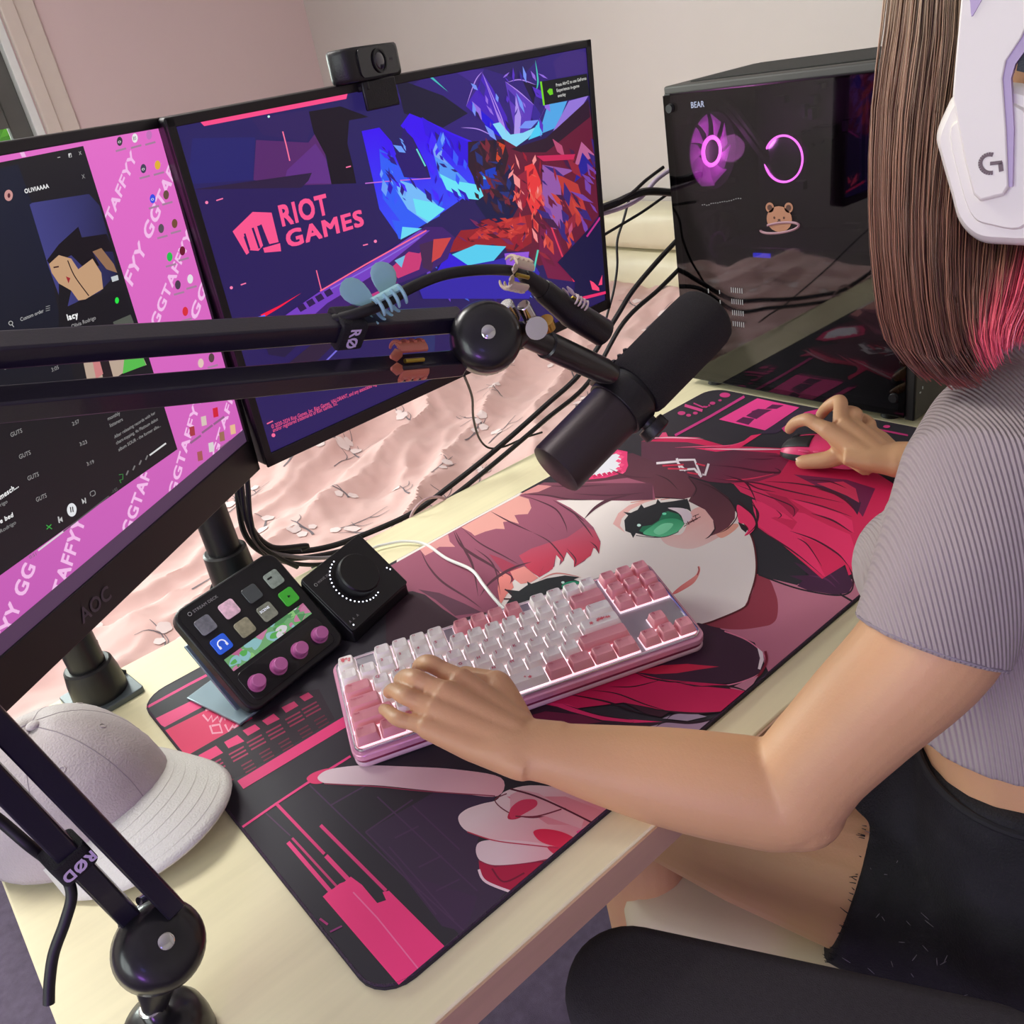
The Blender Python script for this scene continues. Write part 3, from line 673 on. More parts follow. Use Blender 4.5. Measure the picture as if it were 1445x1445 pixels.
# fist mark and lettering
PKL = (255, 88, 146)
S.flat('432,826 545,716 652,720 692,886 640,898 592,790 570,796 604,906 578,936 528,932 506,852 494,856 526,946 510,958', PKL)
S.flat('604,920 700,892 706,938 612,946', PKL)
S.line('500,838 528,930', NV, 10, 0, 0); S.line('545,806 584,922', NV, 12, 0, 0); S.line('590,788 632,896', NV, 11, 0, 0)
S.text('RIOT', (716, 794), (976, 724), (690, 682), PKL, .035)
S.text('GAMES', (748, 916), (1172, 790), (728, 826), PKL, .035)
# blue fire (generic)
S.org = H4
BL = (62, 16, 245); CY = (70, 170, 250)
S.flat('340,180 660,150 850,210 960,90 1250,0 1270,320 820,590 560,560 300,480 150,300', (52, 34, 118))
S.flat('150,200 420,300 560,400 420,480 200,400', (30, 26, 52)); 
S.flat('-40,500 60,480 130,560 200,760 350,770 330,700 250,540 180,470 230,400 330,440 470,510 590,560 560,640 600,800 560,860 430,950 180,1112 60,940 30,800', BL, ((60, 80, 255), 200, 600, 260, 1000))
S.flat('60,600 130,640 200,740 240,800 330,880 420,900 400,980 250,1060 170,1110 130,1000 180,1010 80,880', (52, 96, 252))
S.flat('110,760 250,800 350,880 420,950 330,1020 220,940', (120, 190, 255)); S.flat('350,560 430,660 560,790 660,840 600,880 480,820 400,760', (86, 156, 252)); S.flat('400,740 480,780 600,800 700,860 640,890 540,880 440,830', (110, 232, 252))
S.flat('250,880 350,900 430,940 340,1010 270,970', (110, 232, 250)); S.flat('350,550 420,580 410,640 450,690 370,640', (130, 170, 250)); S.flat('300,420 420,500 560,560 560,700 500,690 420,600 320,520', (54, 20, 226))
S.flat('190,1040 300,1050 180,1112', (110, 220, 250)); S.flat('150,640 200,760 340,770 250,560 200,480', (44, 26, 110)); S.line('-20,795 120,782 350,766', (196, 110, 220), 6, 0, 0)
S.line('270,600 320,698', (110, 230, 220), 8, 0, 0); S.line('340,185 450,280', (70, 190, 190), 14, 1, 0); S.line('940,100 955,220 940,280', (70, 210, 190), 8, 2)
# burst
for t, c in (('550,360 640,170 700,260 780,420 800,540 700,500', (74, 36, 190)), ('770,220 870,300 930,350 900,520 840,570', (96, 60, 190)), ('640,170 660,220 720,380 780,500 760,520', (170, 130, 236)), ('570,330 700,440 760,540 680,500', (40, 20, 220)), ('830,300 860,420 850,560 820,520', (176, 150, 240)), ('700,460 740,450 800,520 870,510 960,470 900,540 830,590 760,550', (140, 220, 252)), ('1010,350 1120,330 1060,480 960,520', (84, 170, 236)), ('1130,330 1240,300 1180,400 1040,500', (150, 120, 220)), ('960,440 980,520 900,550', (80, 210, 250)), ('1040,110 1130,30 1230,60 1240,170 1060,200', (62, 40, 120)), ('870,220 950,240 930,350', (34, 24, 60)), ('480,160 650,150 560,340 620,250', (66, 40, 140))): S.flat(t, c)
for t in ('640,170 740,400 780,520', '770,220 850,280 935,355', '550,360 600,220 640,165', '830,300 870,420', '780,225 855,210 945,240', '1000,360 960,440', '520,480 620,490 720,540'): S.line(t, (180, 140, 240), 6, 2)
# generic red and dark slabs in place of the figure
S.flat('560,560 760,545 870,610 1100,520 1240,330 1290,640 1310,960 1200,1110 1060,1240 960,1260 880,1180 780,1180 620,800', (104, 28, 54))
S.flat('800,600 1000,540 1240,320 1250,420 1000,620 860,620', (48, 26, 44)); S.flat('560,560 760,545 790,640 740,840 620,820 560,700', (50, 28, 44)); S.flat('600,740 720,700 740,820 640,830', (30, 60, 190)); S.flat('620,740 660,760 720,780 640,770', (90, 190, 250))
S.flat('730,560 770,580 740,690 718,660', (206, 70, 40)); S.flat('700,830 800,700 860,900 800,1010 680,1020 600,900', (28, 28, 70))
S.flat('880,700 930,680 970,780 980,900 930,990 880,860', (236, 60, 62)); S.flat('830,760 890,720 900,860 860,960 820,880', (150, 36, 60)); S.flat('800,990 920,970 920,1130 840,1180 700,1140 430,1190 520,1060 640,1050', (150, 34, 44)); S.flat('640,1040 880,980 900,1070 760,1100 560,1110', (190, 50, 52))
S.flat('980,690 1160,720 1080,760 1100,1060 1040,1050 980,880', (150, 90, 170)); S.flat('1060,740 1180,800 1230,960 1180,1040 1110,900', (190, 60, 56)); S.flat('1200,560 1280,640 1160,700', (190, 100, 150)); S.flat('1205,620 1268,700 1160,790', (44, 36, 150)); S.flat('970,1010 1060,1080 1160,1350 1010,1330 960,1180', (120, 30, 70)); S.line('1030,1040 1090,1200 1160,1350', (230, 60, 90), 9, 0, 0)
rg = random.Random(12)
def shards(n, x0, x1, y0, y1, pal, smin, smax, ang, skip=None):
    for i in range(n):
        x = rg.uniform(x0, x1); y = rg.uniform(y0, y1)
        if skip and skip(x, y): continue
        l = rg.uniform(smin, smax); w = l*rg.uniform(.12, .4); a = ang+rg.gauss(0, .45); c, s_ = cos(a), sin(a)
        S.flat([(x-c*l/2, y-s_*l/2), (x-s_*w*.5+c*l*.1, y+c*w*.5+s_*l*.1), (x+c*l/2, y+s_*l/2), (x+s_*w*.6, y-c*w*.6)], rg.choice(pal))
shards(70, 600, 800, 560, 940, [(70, 34, 52), (34, 26, 50), (120, 40, 56), (40, 50, 120), (56, 30, 44)], 30, 110, 1.2)
shards(55, 800, 1000, 640, 1160, [(206, 50, 56), (160, 30, 50), (90, 26, 50), (236, 96, 84), (60, 24, 46), (250, 150, 150)], 25, 100, 1.4)
shards(60, 980, 1290, 560, 1240, [(150, 40, 60), (110, 30, 60), (190, 80, 120), (120, 70, 170), (70, 30, 70), (206, 70, 60), (60, 40, 120)], 30, 150, 1.0)
shards(60, 330, 900, 1000, 1130, [(150, 34, 46), (206, 64, 56), (90, 22, 40), (120, 40, 90)], 25, 90, .1, lambda x, y: y < 1130-.55*(x-330)*.2 and x < 560)
shards(70, 60, 560, 500, 900, [(70, 40, 255), (60, 90, 255), (50, 20, 190), (110, 160, 255), (48, 28, 130)], 30, 120, 1.0, lambda x, y: y < 430+.3*(x-60) or 200 < x < 340 and y < 780)
shards(34, 560, 1000, 180, 520, [(90, 50, 200), (150, 110, 230), (60, 40, 150), (120, 150, 250), (44, 30, 90)], 30, 130, 1.3)
shards(60, 300, 900, 1180, 1440, [(60, 50, 190), (50, 30, 130), (110, 70, 200), (70, 110, 220), (40, 24, 90)], 25, 110, .9)
S.flat('940,640 1160,630 1150,660 980,670', (206, 40, 90)); S.flat('430,1210 600,1140 770,1150 700,1230 560,1260', (90, 210, 245)); S.flat('440,1180 560,1260 380,1290', (56, 30, 220)); S.flat('380,1290 700,1230 880,1180 960,1300 900,1445 300,1445 260,1340', (54, 40, 170)); S.flat('760,1190 900,1180 880,1320 780,1300', (150, 90, 220))
S.flat('1060,1240 1310,970 1370,1400 1150,1445 1160,1350', (28, 24, 66)); S.line('1225,1095 1310,975', (190, 50, 140), 10, 0, 0); S.line('950,1170 925,1290', (90, 210, 190), 10, 0, 0)
# diagonal bar (generic)
S.org = J4
S.flat('60,520 210,520 420,380 760,180 1030,0 1130,0 1200,60 1160,180 1060,250 860,330 600,480 420,560 200,620', (66, 34, 110))
S.flat('210,522 430,370 700,220 1000,20 1060,20 760,260 480,430 380,520', (120, 66, 196)); S.line('440,362 700,210 1040,20', (255, 110, 150), 8, 0, 0); S.line('460,372 720,230 1000,60', (140, 110, 226), 7, 0, 0)
S.flat('830,240 940,140 1000,150 1030,110 1000,240 880,290', (206, 60, 120)); S.flat('1000,100 1100,70 1070,250 1020,230', (70, 40, 80)); S.flat('1080,70 1180,60 1120,170 1070,200', (206, 70, 70)); S.flat('860,190 920,160 900,230', (120, 190, 230))
for i in range(4): S.flat([(310+i*50, 450-i*28), (345+i*50, 430-i*28), (365+i*50, 460-i*28), (330+i*50, 480-i*28)], (50, 30, 80))
S.line('110,505 210,450 335,372', (255, 30, 70), 22, 1, 0); S.line('60,520 130,500', (90, 120, 255), 10, 0, 0); S.line('130,522 210,520', (210, 180, 240), 5, 0, 0)
S.flat('640,420 880,310 700,440 560,520', (190, 60, 130)); S.flat('480,500 700,400 640,470 520,540', (40, 28, 60))
S.flat('120,640 330,650 240,735 150,720', (40, 30, 66)); S.line('330,740 380,700 420,650', (60, 60, 220), 9); S.line('470,760 540,690', (120, 110, 220), 9, 0, 0); S.flat('260,770 420,640 520,660 420,760', (50, 34, 60))
S.flat('960,600 1090,600 1085,720 1020,720', (44, 50, 104))
S.text('© 2020-2024 Riot Games, Inc. Riot Games, VALORANT, and any associated logos are', (168, 1138), (800, 876), (163, 1116), (240, 90, 140), .01)
S.text('and/or registered trademarks of Riot Games, Inc.', (176, 1158), (540, 1002), (171, 1136), (240, 90, 140), .01)
S.line('140,1110 174,1094', (250, 110, 150), 7, 0, 0); sdot(177, 1174, 11, (255, 110, 160))
# overlay note and small mark
S.org = H4
S.flat('960,222 1226,176 1240,300 980,356', (22, 24, 26)); S.flat('960,222 970,220 988,354 978,356', (120, 220, 30)); S.flat('1000,276 1014,260 1030,262 1034,292 1016,298', (110, 210, 30))
S.text('Press Alt+Z to use GeForce', (1052, 250), (1222, 210), (1049, 232), (220, 220, 215), .01); S.text('Experience in-game', (1056, 280), (1182, 252), (1053, 262), (220, 220, 215), .01); S.text('overlay', (1062, 310), (1106, 300), (1059, 292), (220, 220, 215), .01)
S.flat('1242,1342 1262,1352 1294,1384 1296,1402 1256,1394', (255, 74, 120)); S.flat('1312,1310 1312,1366 1290,1370', (255, 74, 120)); S.flat('1190,1436 1350,1398 1354,1412 1200,1452', (240, 50, 110))
S.build('screen', m_screen, mtR)
mb = MB(MR); text_local(mb, 'AOC', .255, .004, .006, .0035); mb.build('maker_lettering', mat('grey_lettering', (92, 84, 92), .5), mtR, flat=True)

# left monitor
mtL, ML, L = monitor('monitor', 'left monitor showing a pink desktop with a dark music player window', (V((-.236, .060, .5745)), V((.1928, .3975, .5625)), V((.1785, .4065, .2375))), .545, .326, mB=.034)
L.org = (0, 0, 1); L.raw([(L.b[0], L.b[1]), (L.b[2], L.b[1]), (L.b[2], L.b[3]), (L.b[0], L.b[3])], (232, 112, 204), ((186, 88, 176), (.2, .3), (.1, .02)))
K4 = (0, 160, .25); N4 = (0, 560, .25)
L.org = K4
WT = (246, 190, 236)
for a, b, c, t in (((625, 625), (770, 250), (588, 585), 'TAFFYY'), ((745, 975), (1010, 290), (700, 925), 'FYY GGTAFF'), ((885, 1210), (1085, 690), (845, 1180), 'GGTAFFYY'), ((1105, 1170), (1170, 990), (1070, 1130), 'GG')):
    L.text(t, a, b, c, WT, .03)
L.org = N4
for a, b, c, t in (((300, 1310), (480, 700), (232, 1290), 'GGTAFFYY'), ((40, 1390), (200, 960), (-30, 1370), 'FYY GG'), ((655, 1000), (850, 440), (600, 985), 'FYY GGTAF'), ((985, 560), (1140, 0), (945, 545), 'GGTAFFYY'), ((1195, 440), (1320, 0), (1165, 420), 'GGTAFF'), ((930, 740), (985, 580), (888, 725), 'YY'), ((1150, 520), (1180, 450), (1130, 505), 'Y'), ((1320, 370), (1380, 200), (1300, 355), 'YY')):
    L.text(t, a, b, c, WT, .03)
# player window
L.org = (0, 0, 1)
L.flat('-130,255 117,206 250,634 170,690 -130,905', (30, 28, 32)); L.flat('-130,262 25,232 60,330 80,430 110,560 -130,640', (26, 30, 48), ((24, 24, 28), 0, 300, 0, 560))
L.org = K4
L.flat('165,515 180,505 500,455 560,520 640,800 660,900 560,1010 440,1060 390,1090 350,1080 270,860', (66, 66, 130), ((34, 34, 66), 300, 600, 640, 700))
L.flat('262,830 330,740 440,640 460,700 600,680 640,780 520,780 560,860 470,870 400,800 290,870', (24, 20, 24)); L.flat('330,960 400,1000 380,1090 440,1062 580,1012 700,1000 760,1190 640,1210 330,1210', (26, 24, 28))
L.flat('275,850 330,800 400,820 440,880 520,820 570,900 580,990 480,1050 440,1056 400,1000 330,960 290,900', (198, 158, 122)); L.flat('520,780 570,760 640,850 660,900 600,880', (150, 112, 84)); L.flat('370,920 395,930 385,960', (160, 40, 50)); L.line('380,830 420,920 500,1030', (40, 28, 28), 6); L.line('300,870 330,865', (60, 30, 30), 8, 0, 0)
L.text('OLIVIAAAA', (140, 452), (275, 420), (134, 428), (236, 236, 236), .03); L.text('lacy', (382, 1168), (440, 1150), (374, 1136), (245, 245, 245), .04)
L.text('Olivia Rodrigo', (405, 1214), (540, 1162), (399, 1192), (170, 168, 168)); L.text('Custom order', (116, 1174), (246, 1122), (110, 1154), (190, 190, 190))
L.text('X', (445, 236), (460, 232), (440, 216), (180, 180, 180)); L.text('X', (462, 370), (480, 366), (456, 346), (150, 150, 150)); L.line('322,250 338,247', (180, 180, 180), 4, 0, 0); L.line('384,228 398,225 402,246 388,249 384,228', (210, 210, 210), 3, 0, 0)
for i in range(3): L.line([(256, 1092+i*12), (280, 1085+i*12)], (160, 160, 160), 3, 0, 0)
def ldot(x, y, rx, ry, c): L.poly([(x+rx*cos(k*.8), y+ry*sin(k*.8)) for k in range(8)], c)
ldot(46, 463, 24, 32, (206, 150, 146)); ldot(48, 464, 8, 14, (90, 40, 50)); ldot(658, 1056, 11, 18, (40, 230, 70)); L.flat('624,924 662,912 668,940 632,952', (200, 206, 210))
L.flat('635,1178 735,1135 765,1212 660,1235', (86, 90, 82)); ldot(58, 1184, 13, 13, (180, 180, 180)); ldot(58, 1184, 9, 9, (26, 26, 30)); L.line('66,1194 76,1206', (180, 180, 180), 4, 0, 0)
L.flat('105,215 130,212 146,245 122,248', WT)
# album pictures between the arm bars
L.flat('465,1390 800,1365 825,1420 700,1460 640,1500 490,1510', (190, 168, 150)); L.flat('700,1375 800,1365 822,1420 690,1470', (90, 190, 80)); L.flat('560,1395 610,1390 640,1500 580,1500', (40, 30, 34)); L.flat('520,1400 560,1395 580,1470 540,1500', (206, 130, 130))
L.org = N4
for t, a, b, c in (('GUTS', (60, 228), (124, 200), (54, 204)), ('GUTS', (108, 352), (172, 324), (102, 328)), ('GUTS', (156, 474), (218, 446), (150, 450)), ('GUTS', (204, 594), (262, 566), (198, 570)), ('2:57', (408, 164), (446, 146), (402, 144)), ('3:23', (450, 278), (490, 262), (444, 258)), ('3:19', (490, 390), (530, 374), (484, 370)), ('monthly', (608, 134), (676, 100), (602, 114)), ('listeners', (620, 172), (692, 134), (614, 152)), ('After releasing records with her', (645, 236), (875, 96), (640, 218)), ('chart-topping, 4x Platinum debut', (655, 270), (890, 132), (650, 252)), ('album SOUR - the former albu...', (668, 308), (905, 168), (663, 290)), ('GUTS', (20, -150), (80, -175), (14, -174))):
    L.text(t, a, b, c, (150, 148, 148), .005)
L.text('3:05', (290, -140+0), (330, -158), (285, -162), (150, 148, 148))
for t, a, b, c in (('mesch...', (0, 580), (102, 510), (-8, 552)), ('e bed', (0, 715), (72, 676), (-6, 690))): L.text(t, a, b, c, (240, 240, 240), .03)
L.text('rigo', (0, 620), (40, 598), (-5, 600), (150, 150, 150)); L.text('Rodrigo', (0, 770), (88, 716), (-6, 750), (150, 150, 150)); L.text('0:51', (166, 916), (204, 894), (160, 898), (110, 110, 110)); L.text('-1:52', (630, 546), (662, 526), (624, 530), (110, 110, 110))
ldot(402, 638, 27, 38, (232, 234, 238)); L.line('394,622 398,652', (20, 20, 20), 6, 0, 0); L.line('406,620 410,650', (20, 20, 20), 6, 0, 0)
L.line('212,868 354,760', (220, 220, 220), 9, 0, 0); L.line('354,760 612,560', (90, 88, 90), 7, 0, 0); L.line('842,330 934,262', (220, 220, 220), 9, 0, 0)
L.flat('322,676 330,676 336,712 328,712', (190, 190, 190)); L.flat('346,676 352,706 330,696', (190, 190, 190)); L.flat('456,574 476,590 464,606', (190, 190, 190)); L.flat('474,570 480,570 484,600 478,602', (190, 190, 190)); L.line('510,560 506,540 528,530 534,550 516,562', (140, 140, 140), 4)
L.line('258,724 290,746', (60, 170, 70), 5, 0, 0); L.line('260,748 286,720', (60, 170, 70), 5, 0, 0); L.line('668,440 690,436 690,466 672,470 680,486', (60, 150, 70), 4, 0, 0)
for x, y in ((715, 428), (752, 400), (788, 370), (824, 342)): L.line([(x-5, y+14), (x+6, y-12)], (120, 118, 118), 8, 0, 0)
# taskbar and desktop icons
L.flat('-40,1620 130,1445 1385,290 1445,250 1445,400 1380,380 1340,380 160,1445 60,1560', (70, 50, 78)) if False else None
L.org = K4
ICN = [(672, 158, (60, 58, 64)), (758, 140, (240, 240, 240)), (838, 122, (200, 120, 190)), (806, 312, (70, 66, 90)), (886, 292, (230, 180, 60)), (858, 482, (60, 80, 230)), (934, 460, (110, 80, 70)), (906, 650, (90, 80, 90)), (982, 622, (120, 80, 60)), (954, 810, (40, 190, 80)), (1026, 776, (110, 30, 50)), (1000, 968, (80, 60, 80)), (1070, 935, (236, 230, 236)), (1042, 1118, (220, 50, 60)), (1190, 1380, (90, 70, 70)), (1130, 1410, (230, 200, 190))]
for i, (x, y, c) in enumerate(ICN):
    ldot(x, y, 16, 26, c); L.text('B5' if i == 1 else 'o', (x-8, y+12), (x+8, y+8), (x-11, y-8), (20, 20, 22) if c[0] > 200 and i < 3 else (235, 235, 235)) if i in (1, 0, 3, 5) else None
    L.line([(x-22, y+56), (x+36, y+40)], (170, 130, 160), 11, 0, 0)
L.org = N4
for x, y, c in ((1146, 138, (220, 200, 190)), (1212, 90, (214, 40, 60)), (1080, 196, (170, 60, 70)), (1310, 186, (236, 190, 150)), (1248, 226, (160, 110, 90)), (1188, 286, (220, 214, 214)), (1124, 336, (170, 90, 90))):
    L.flat([(x-16, y-24), (x+12, y-32), (x+18, y+20), (x-10, y+28)], c); L.line([(x-10, y+66), (x+50, y+22)], (150, 100, 140), 12, 0, 0)
# taskbar in monitor coordinates
b = L.b; L.raw([(b[0], b[1]), (b[2], b[1]), (b[2], b[1]+.0125), (b[0], b[1]+.0125)], (82, 58, 86))
L.org = N4; L.text('11:26', (1362, 330), (1394, 300), (1356, 318), (190, 160, 190)); L.text('05/04/2024', (1362, 346), (1400, 312), (1356, 334), (190, 160, 190))
L.build('screen', m_screen, mtL)
mb = MB(ML); text_local(mb, 'AOC', .262, .010, .011, .0035, bold=.02); mb.build('maker_lettering', mat('grey_lettering', (92, 84, 92), .5), mtL, flat=True)
# ================================================================== computer tower
tw = thing('computer_tower', 'black computer tower with tinted glass side and glowing pink fan', 'computer', (1.11, .365, 0))
m_case = mat('case_black', (30, 31, 31), .42, bump=.1, bscale=900)
m_caseT = mat('case_top', (70, 70, 66), .55, bump=.2, bscale=900)
m_dark = mat('dark_metal', (16, 15, 20), .5)
TX0, TX1, TY0, TY1, TZ0, TZ1 = 1.0, 1.225, .166, .562, .012, .472
def bx(mb, x0, x1, y0, y1, z0, z1): return mb.box(((x0+x1)/2, (y0+y1)/2, (z0+z1)/2), (x1-x0, y1-y0, z1-z0))
mb = MB()
bx(mb, TX0+.004, TX1, TY0+.006, TY1, TZ0, TZ0+.01); bx(mb, TX1-.01, TX1, TY0+.006, TY1, TZ0, TZ1-.012); bx(mb, TX0+.004, TX1, TY1-.008, TY1, TZ0, TZ1-.012)
bx(mb, TX0+.004, TX0+.012, TY1-.012, TY1, TZ0, TZ1-.01); bx(mb, TX0+.004, TX0+.012, TY0+.006, TY0+.016, TZ0, TZ1-.01)
mb.build('chassis', m_case, tw, bevel=.001)
mb = MB(); bx(mb, TX0+.004, TX1, TY0, TY1, TZ1-.012, TZ1); mb.build('top_panel', m_caseT, tw, bevel=.003)
mb = MB(); bx(mb, TX0+.03, TX1-.025, TY0+.03, TY1-.03, TZ1, TZ1+.002); mb.build('top_dust_filter', mat('filter_mesh', (60, 60, 57), .8, bump=1, bscale=1500), tw, bevel=.001)
mb = MB(); bx(mb, TX0+.002, TX1, TY0-.01, TY0+.006, TZ0-.002, TZ1-.001); mb.build('front_panel', m_case, tw, bevel=.003)
mb = MB(); bx(mb, TX0+.05, TX0+.056, TY0-.0115, TY0-.009, .07, .40); bx(mb, TX0+.17, TX0+.176, TY0-.0115, TY0-.009, .07, .40); mb.build('front_groove', m_dark, tw)
for x in (TX0+.03, TX1-.03):
    for y in (TY0+.04, TY1-.04): MB().cyl((x, y, 0), (x, y, TZ0), .014, .012).build('foot', m_dark, tw)
m_tint = glassy('tinted_glass', (178, 174, 182), .03, spec=1.7)
mb = MB(); bx(mb, TX0, TX0+.004, TY0+.004, TY1-.001, TZ0+.004, TZ1-.012); gl = mb.build('glass_panel', m_tint, tw, flat=True)
for y, z in ((TY1-.014, TZ1-.03), (TY1-.014, TZ0+.03), (TY0+.02, TZ1-.03), (TY0+.02, TZ0+.03)):
    MB().cyl((TX0-.004, y, z), (TX0, y, z), .006, .007).build('thumb_screw', m_dark, gl)
mb = MB(); bx(mb, TX0+.02, TX1-.012, TY0+.01, TY1-.01, TZ0+.012, .115); mb.build('power_supply_shroud', mat('shroud', (34, 34, 36), .6), tw, bevel=.002)
mb = MB(); bx(mb, 1.19, 1.197, TY0+.03, TY1-.03, .13, .44); mb.build('mainboard', mat('mainboard_black', (22, 20, 30), .6, var=.3, scale=60), tw)
rg = random.Random(5); mb = MB()
for i in range(26):
    y = rg.uniform(TY0+.06, TY1-.07); z = rg.uniform(.15, .43); bx(mb, 1.178, 1.19, y, y+rg.uniform(.008, .04), z, z+rg.uniform(.006, .02))
o = mb.build('board_component', mat('board_parts', (46, 42, 58), .4, metal=.5), tw, bevel=.001, kind='stuff')
for k in range(4):
    mb = MB(); bx(mb, 1.15, 1.19, .30+k*.009, .304+k*.009, .29, .42); mb.build('memory_stick', mat('memory_blue', (40, 44, 90), .4), tw)
mb = MB(); bx(mb, 1.06, 1.185, TY0+.08, TY1-.03, .185, .225); gp = mb.build('graphics_card', mat('gpu_shell', (30, 26, 34), .4), tw, bevel=.004)
mb = MB(); bx(mb, 1.0575, 1.0595, .424, .455, .210, .2165); mb.build('blue_light_strip', mat('blue_led', (40, 50, 240), .4, emit=2.5), gp)
mb = MB(); bx(mb, TX0+.006, TX0+.014, TY0+.012, .408, .255, TZ1-.014); mb.build('inner_cover', mat('inner_cover', (12, 11, 14), .35), tw, bevel=.001) if False else None
def fan(name, c, ax, r, col, ring, hub):
    M = frame(c, V((0, 0, 1)).cross(V(ax)) if abs(ax[2]) < .9 else (1, 0, 0), ax)
    f = None
    mb = MB(M); n = 40
    for s in (-1, 1):
        for t in (-1, 1): mb.box((s*r*.95, t*r*.95, 0), (r*.16, r*.16, .025))
    mb.ring([[V((rr*cos(2*pi*k/n), rr*sin(2*pi*k/n), z)) for k in range(n)] for rr, z in ((r, -.012), (r, .012), (r*1.06, .012), (r*1.06, -.012), (r, -.012))], cap=False)
    f = mb.build(name, m_dark, tw)
    mb = MB(M)
    for k in range(9):
        a = 2*pi*k/9; vs = []
        for i in range(5):
            rr = r*(.34+.62*i/4); tw_ = .5-.25*i/4
            for s in (-1, 1): b = a+s*.33+i*.09; vs.append((rr*cos(b), rr*sin(b), s*.006*tw_*2))
        mb.add(vs, [(2*i, 2*i+1, 2*i+3, 2*i+2) for i in range(4)])
    mb.build('fan_blades', col, f, solid=.0012)
    n = 40; mb = MB(M); R = []
    for k in range(n+1):
        a = 2*pi*k/n; R.append(V((r*hub*cos(a), r*hub*sin(a), .008)))
    mb.tube(R, r*.055, 8, cap=False); mb.build('light_ring', ring, f)
    MB(M).cyl((0, 0, -.01), (0, 0, .009), r*(hub-.06)).build('fan_hub', m_dark, f); return f
m_blade = mat('pink_lit_blades', (190, 90, 190), .5, emit=1.5, ecol=(206, 90, 206))
m_ringp = mat('pink_led_ring', (255, 130, 240), .4, emit=7, ecol=(255, 120, 238))
fan('case_fan', (1.066, .538, .368), (0, -1, 0), .056, m_blade, m_ringp, .36)
fan('case_fan', (1.066, .538, .225), (0, -1, 0), .05, mat('dim_blades', (60, 40, 70), .5), mat('dim_ring', (120, 60, 130), .4, emit=.25), .36)
# round cooler with a mirrored face
M = frame((1.12, .438, .343), (0, 1, 0), (-1, 0, 0))
cl = MB(M).lathe([(.034, -.06), (.034, -.004), (.032, 0), (.001, 0)], 40).build('processor_cooler', mat('cooler_mirror', (190, 190, 200), .12, metal=1), tw)
MB(M).tube([V((.0335*cos(2*pi*k/40), .0335*sin(2*pi*k/40), .001)) for k in range(41)], .0016, 8, cap=False).build('light_ring', m_ringp, cl)
for z in (.30, .312):
    MB().tube(vcr([(1.13, .46, z+.02), (1.10, .50, z+.10), (1.11, .53, z+.12)], 6), .006, 8).build('cooler_hose', m_dark, tw)
# marks on the glass: grey word, sticker of a little bear face on a ringed planet
MG = frame((TX0-.0006, 0, 0), (0, -1, 0), (-1, 0, 0))     # local x = -y, y = z
mb = MB(MG)
text_local(mb, 'BEAR', -.508, .440, .008, 0, w=.024, bold=.02); mb.build('grey_word_print', mat('grey_print', (150, 160, 185), .5, emit=.12), gl, flat=True)
mb = MB(MG); rg = random.Random(2)
for i in range(18): y = -.50+i*.0042; mb.box((y, .302+rg.uniform(-.001, .001)+i*.0006, 0), (.0016, .0012, .0004))
for r_ in range(4):
    for k in range(6): mb.box((-.455+k*.004, .175-r_*.018, 0), (.0012, .008, .0004))
    mb.box((-.50+.003*(r_ % 2), .17-r_*.016, 0), (.0014, .007, .0004)); mb.box((-.478, .17-r_*.016, 0), (.0012, .006, .0004))
mb.build('white_tick_marks', mat('tick_white', (170, 176, 176), .5), gl, flat=True, kind='stuff')
def disc(mb, x, y, rx, ry, z, n=20): mb.prism([(x+rx*cos(2*pi*k/n), y+ry*sin(2*pi*k/n)) for k in range(n)], z, z+.0003)
bx0, bz0 = -.364, .284
mb = MB(MG); disc(mb, bx0, bz0, .021, .018, 0); disc(mb, bx0-.015, bz0+.016, .007, .007, 0); disc(mb, bx0+.016, bz0+.016, .007, .007, 0)
stk = mb.build('bear_sticker', mat('sticker_tan', (176, 126, 96), .5), gl, flat=True)
mb = MB(MG); disc(mb, bx0-.015, bz0+.016, .004, .004, .0004); disc(mb, bx0+.016, bz0+.016, .004, .004, .0004); disc(mb, bx0-.008, bz0+.002, .0014, .0018, .0004); disc(mb, bx0+.008, bz0+.002, .0014, .0018, .0004); disc(mb, bx0, bz0-.001, .0022, .0014, .0004)
mb.tube([V((bx0-.004, bz0-.004, .0004)), V((bx0, bz0-.002, .0004)), V((bx0+.004, bz0-.004, .0004))], .0004, 5)
mb.build('bear_face', mat('sticker_brown', (80, 50, 40), .5), stk, flat=True)
mb = MB(MG)
P = [V((bx0+.032*cos(a), bz0-.012+.007*sin(a)+.004*cos(a), .0004+.0003*(sin(a) < 0))) for a in [pi*.9+2*pi*k/30*.86+.3 for k in range(31)]]
mb.tube(P, .0018, 6); mb.build('planet_ring', mat('sticker_pink', (160, 120, 130), .5), stk, flat=True)
# marks at the front
mb = MB(); mb.box((TX0+.014, TY0-.0105, .05), (.003, .001, .002)); mb.box((TX0+.02, TY0-.0105, .055), (.001, .001, .004)); mb.build('maker_mark', mat('tick_white', (170, 176, 176), .5), tw)

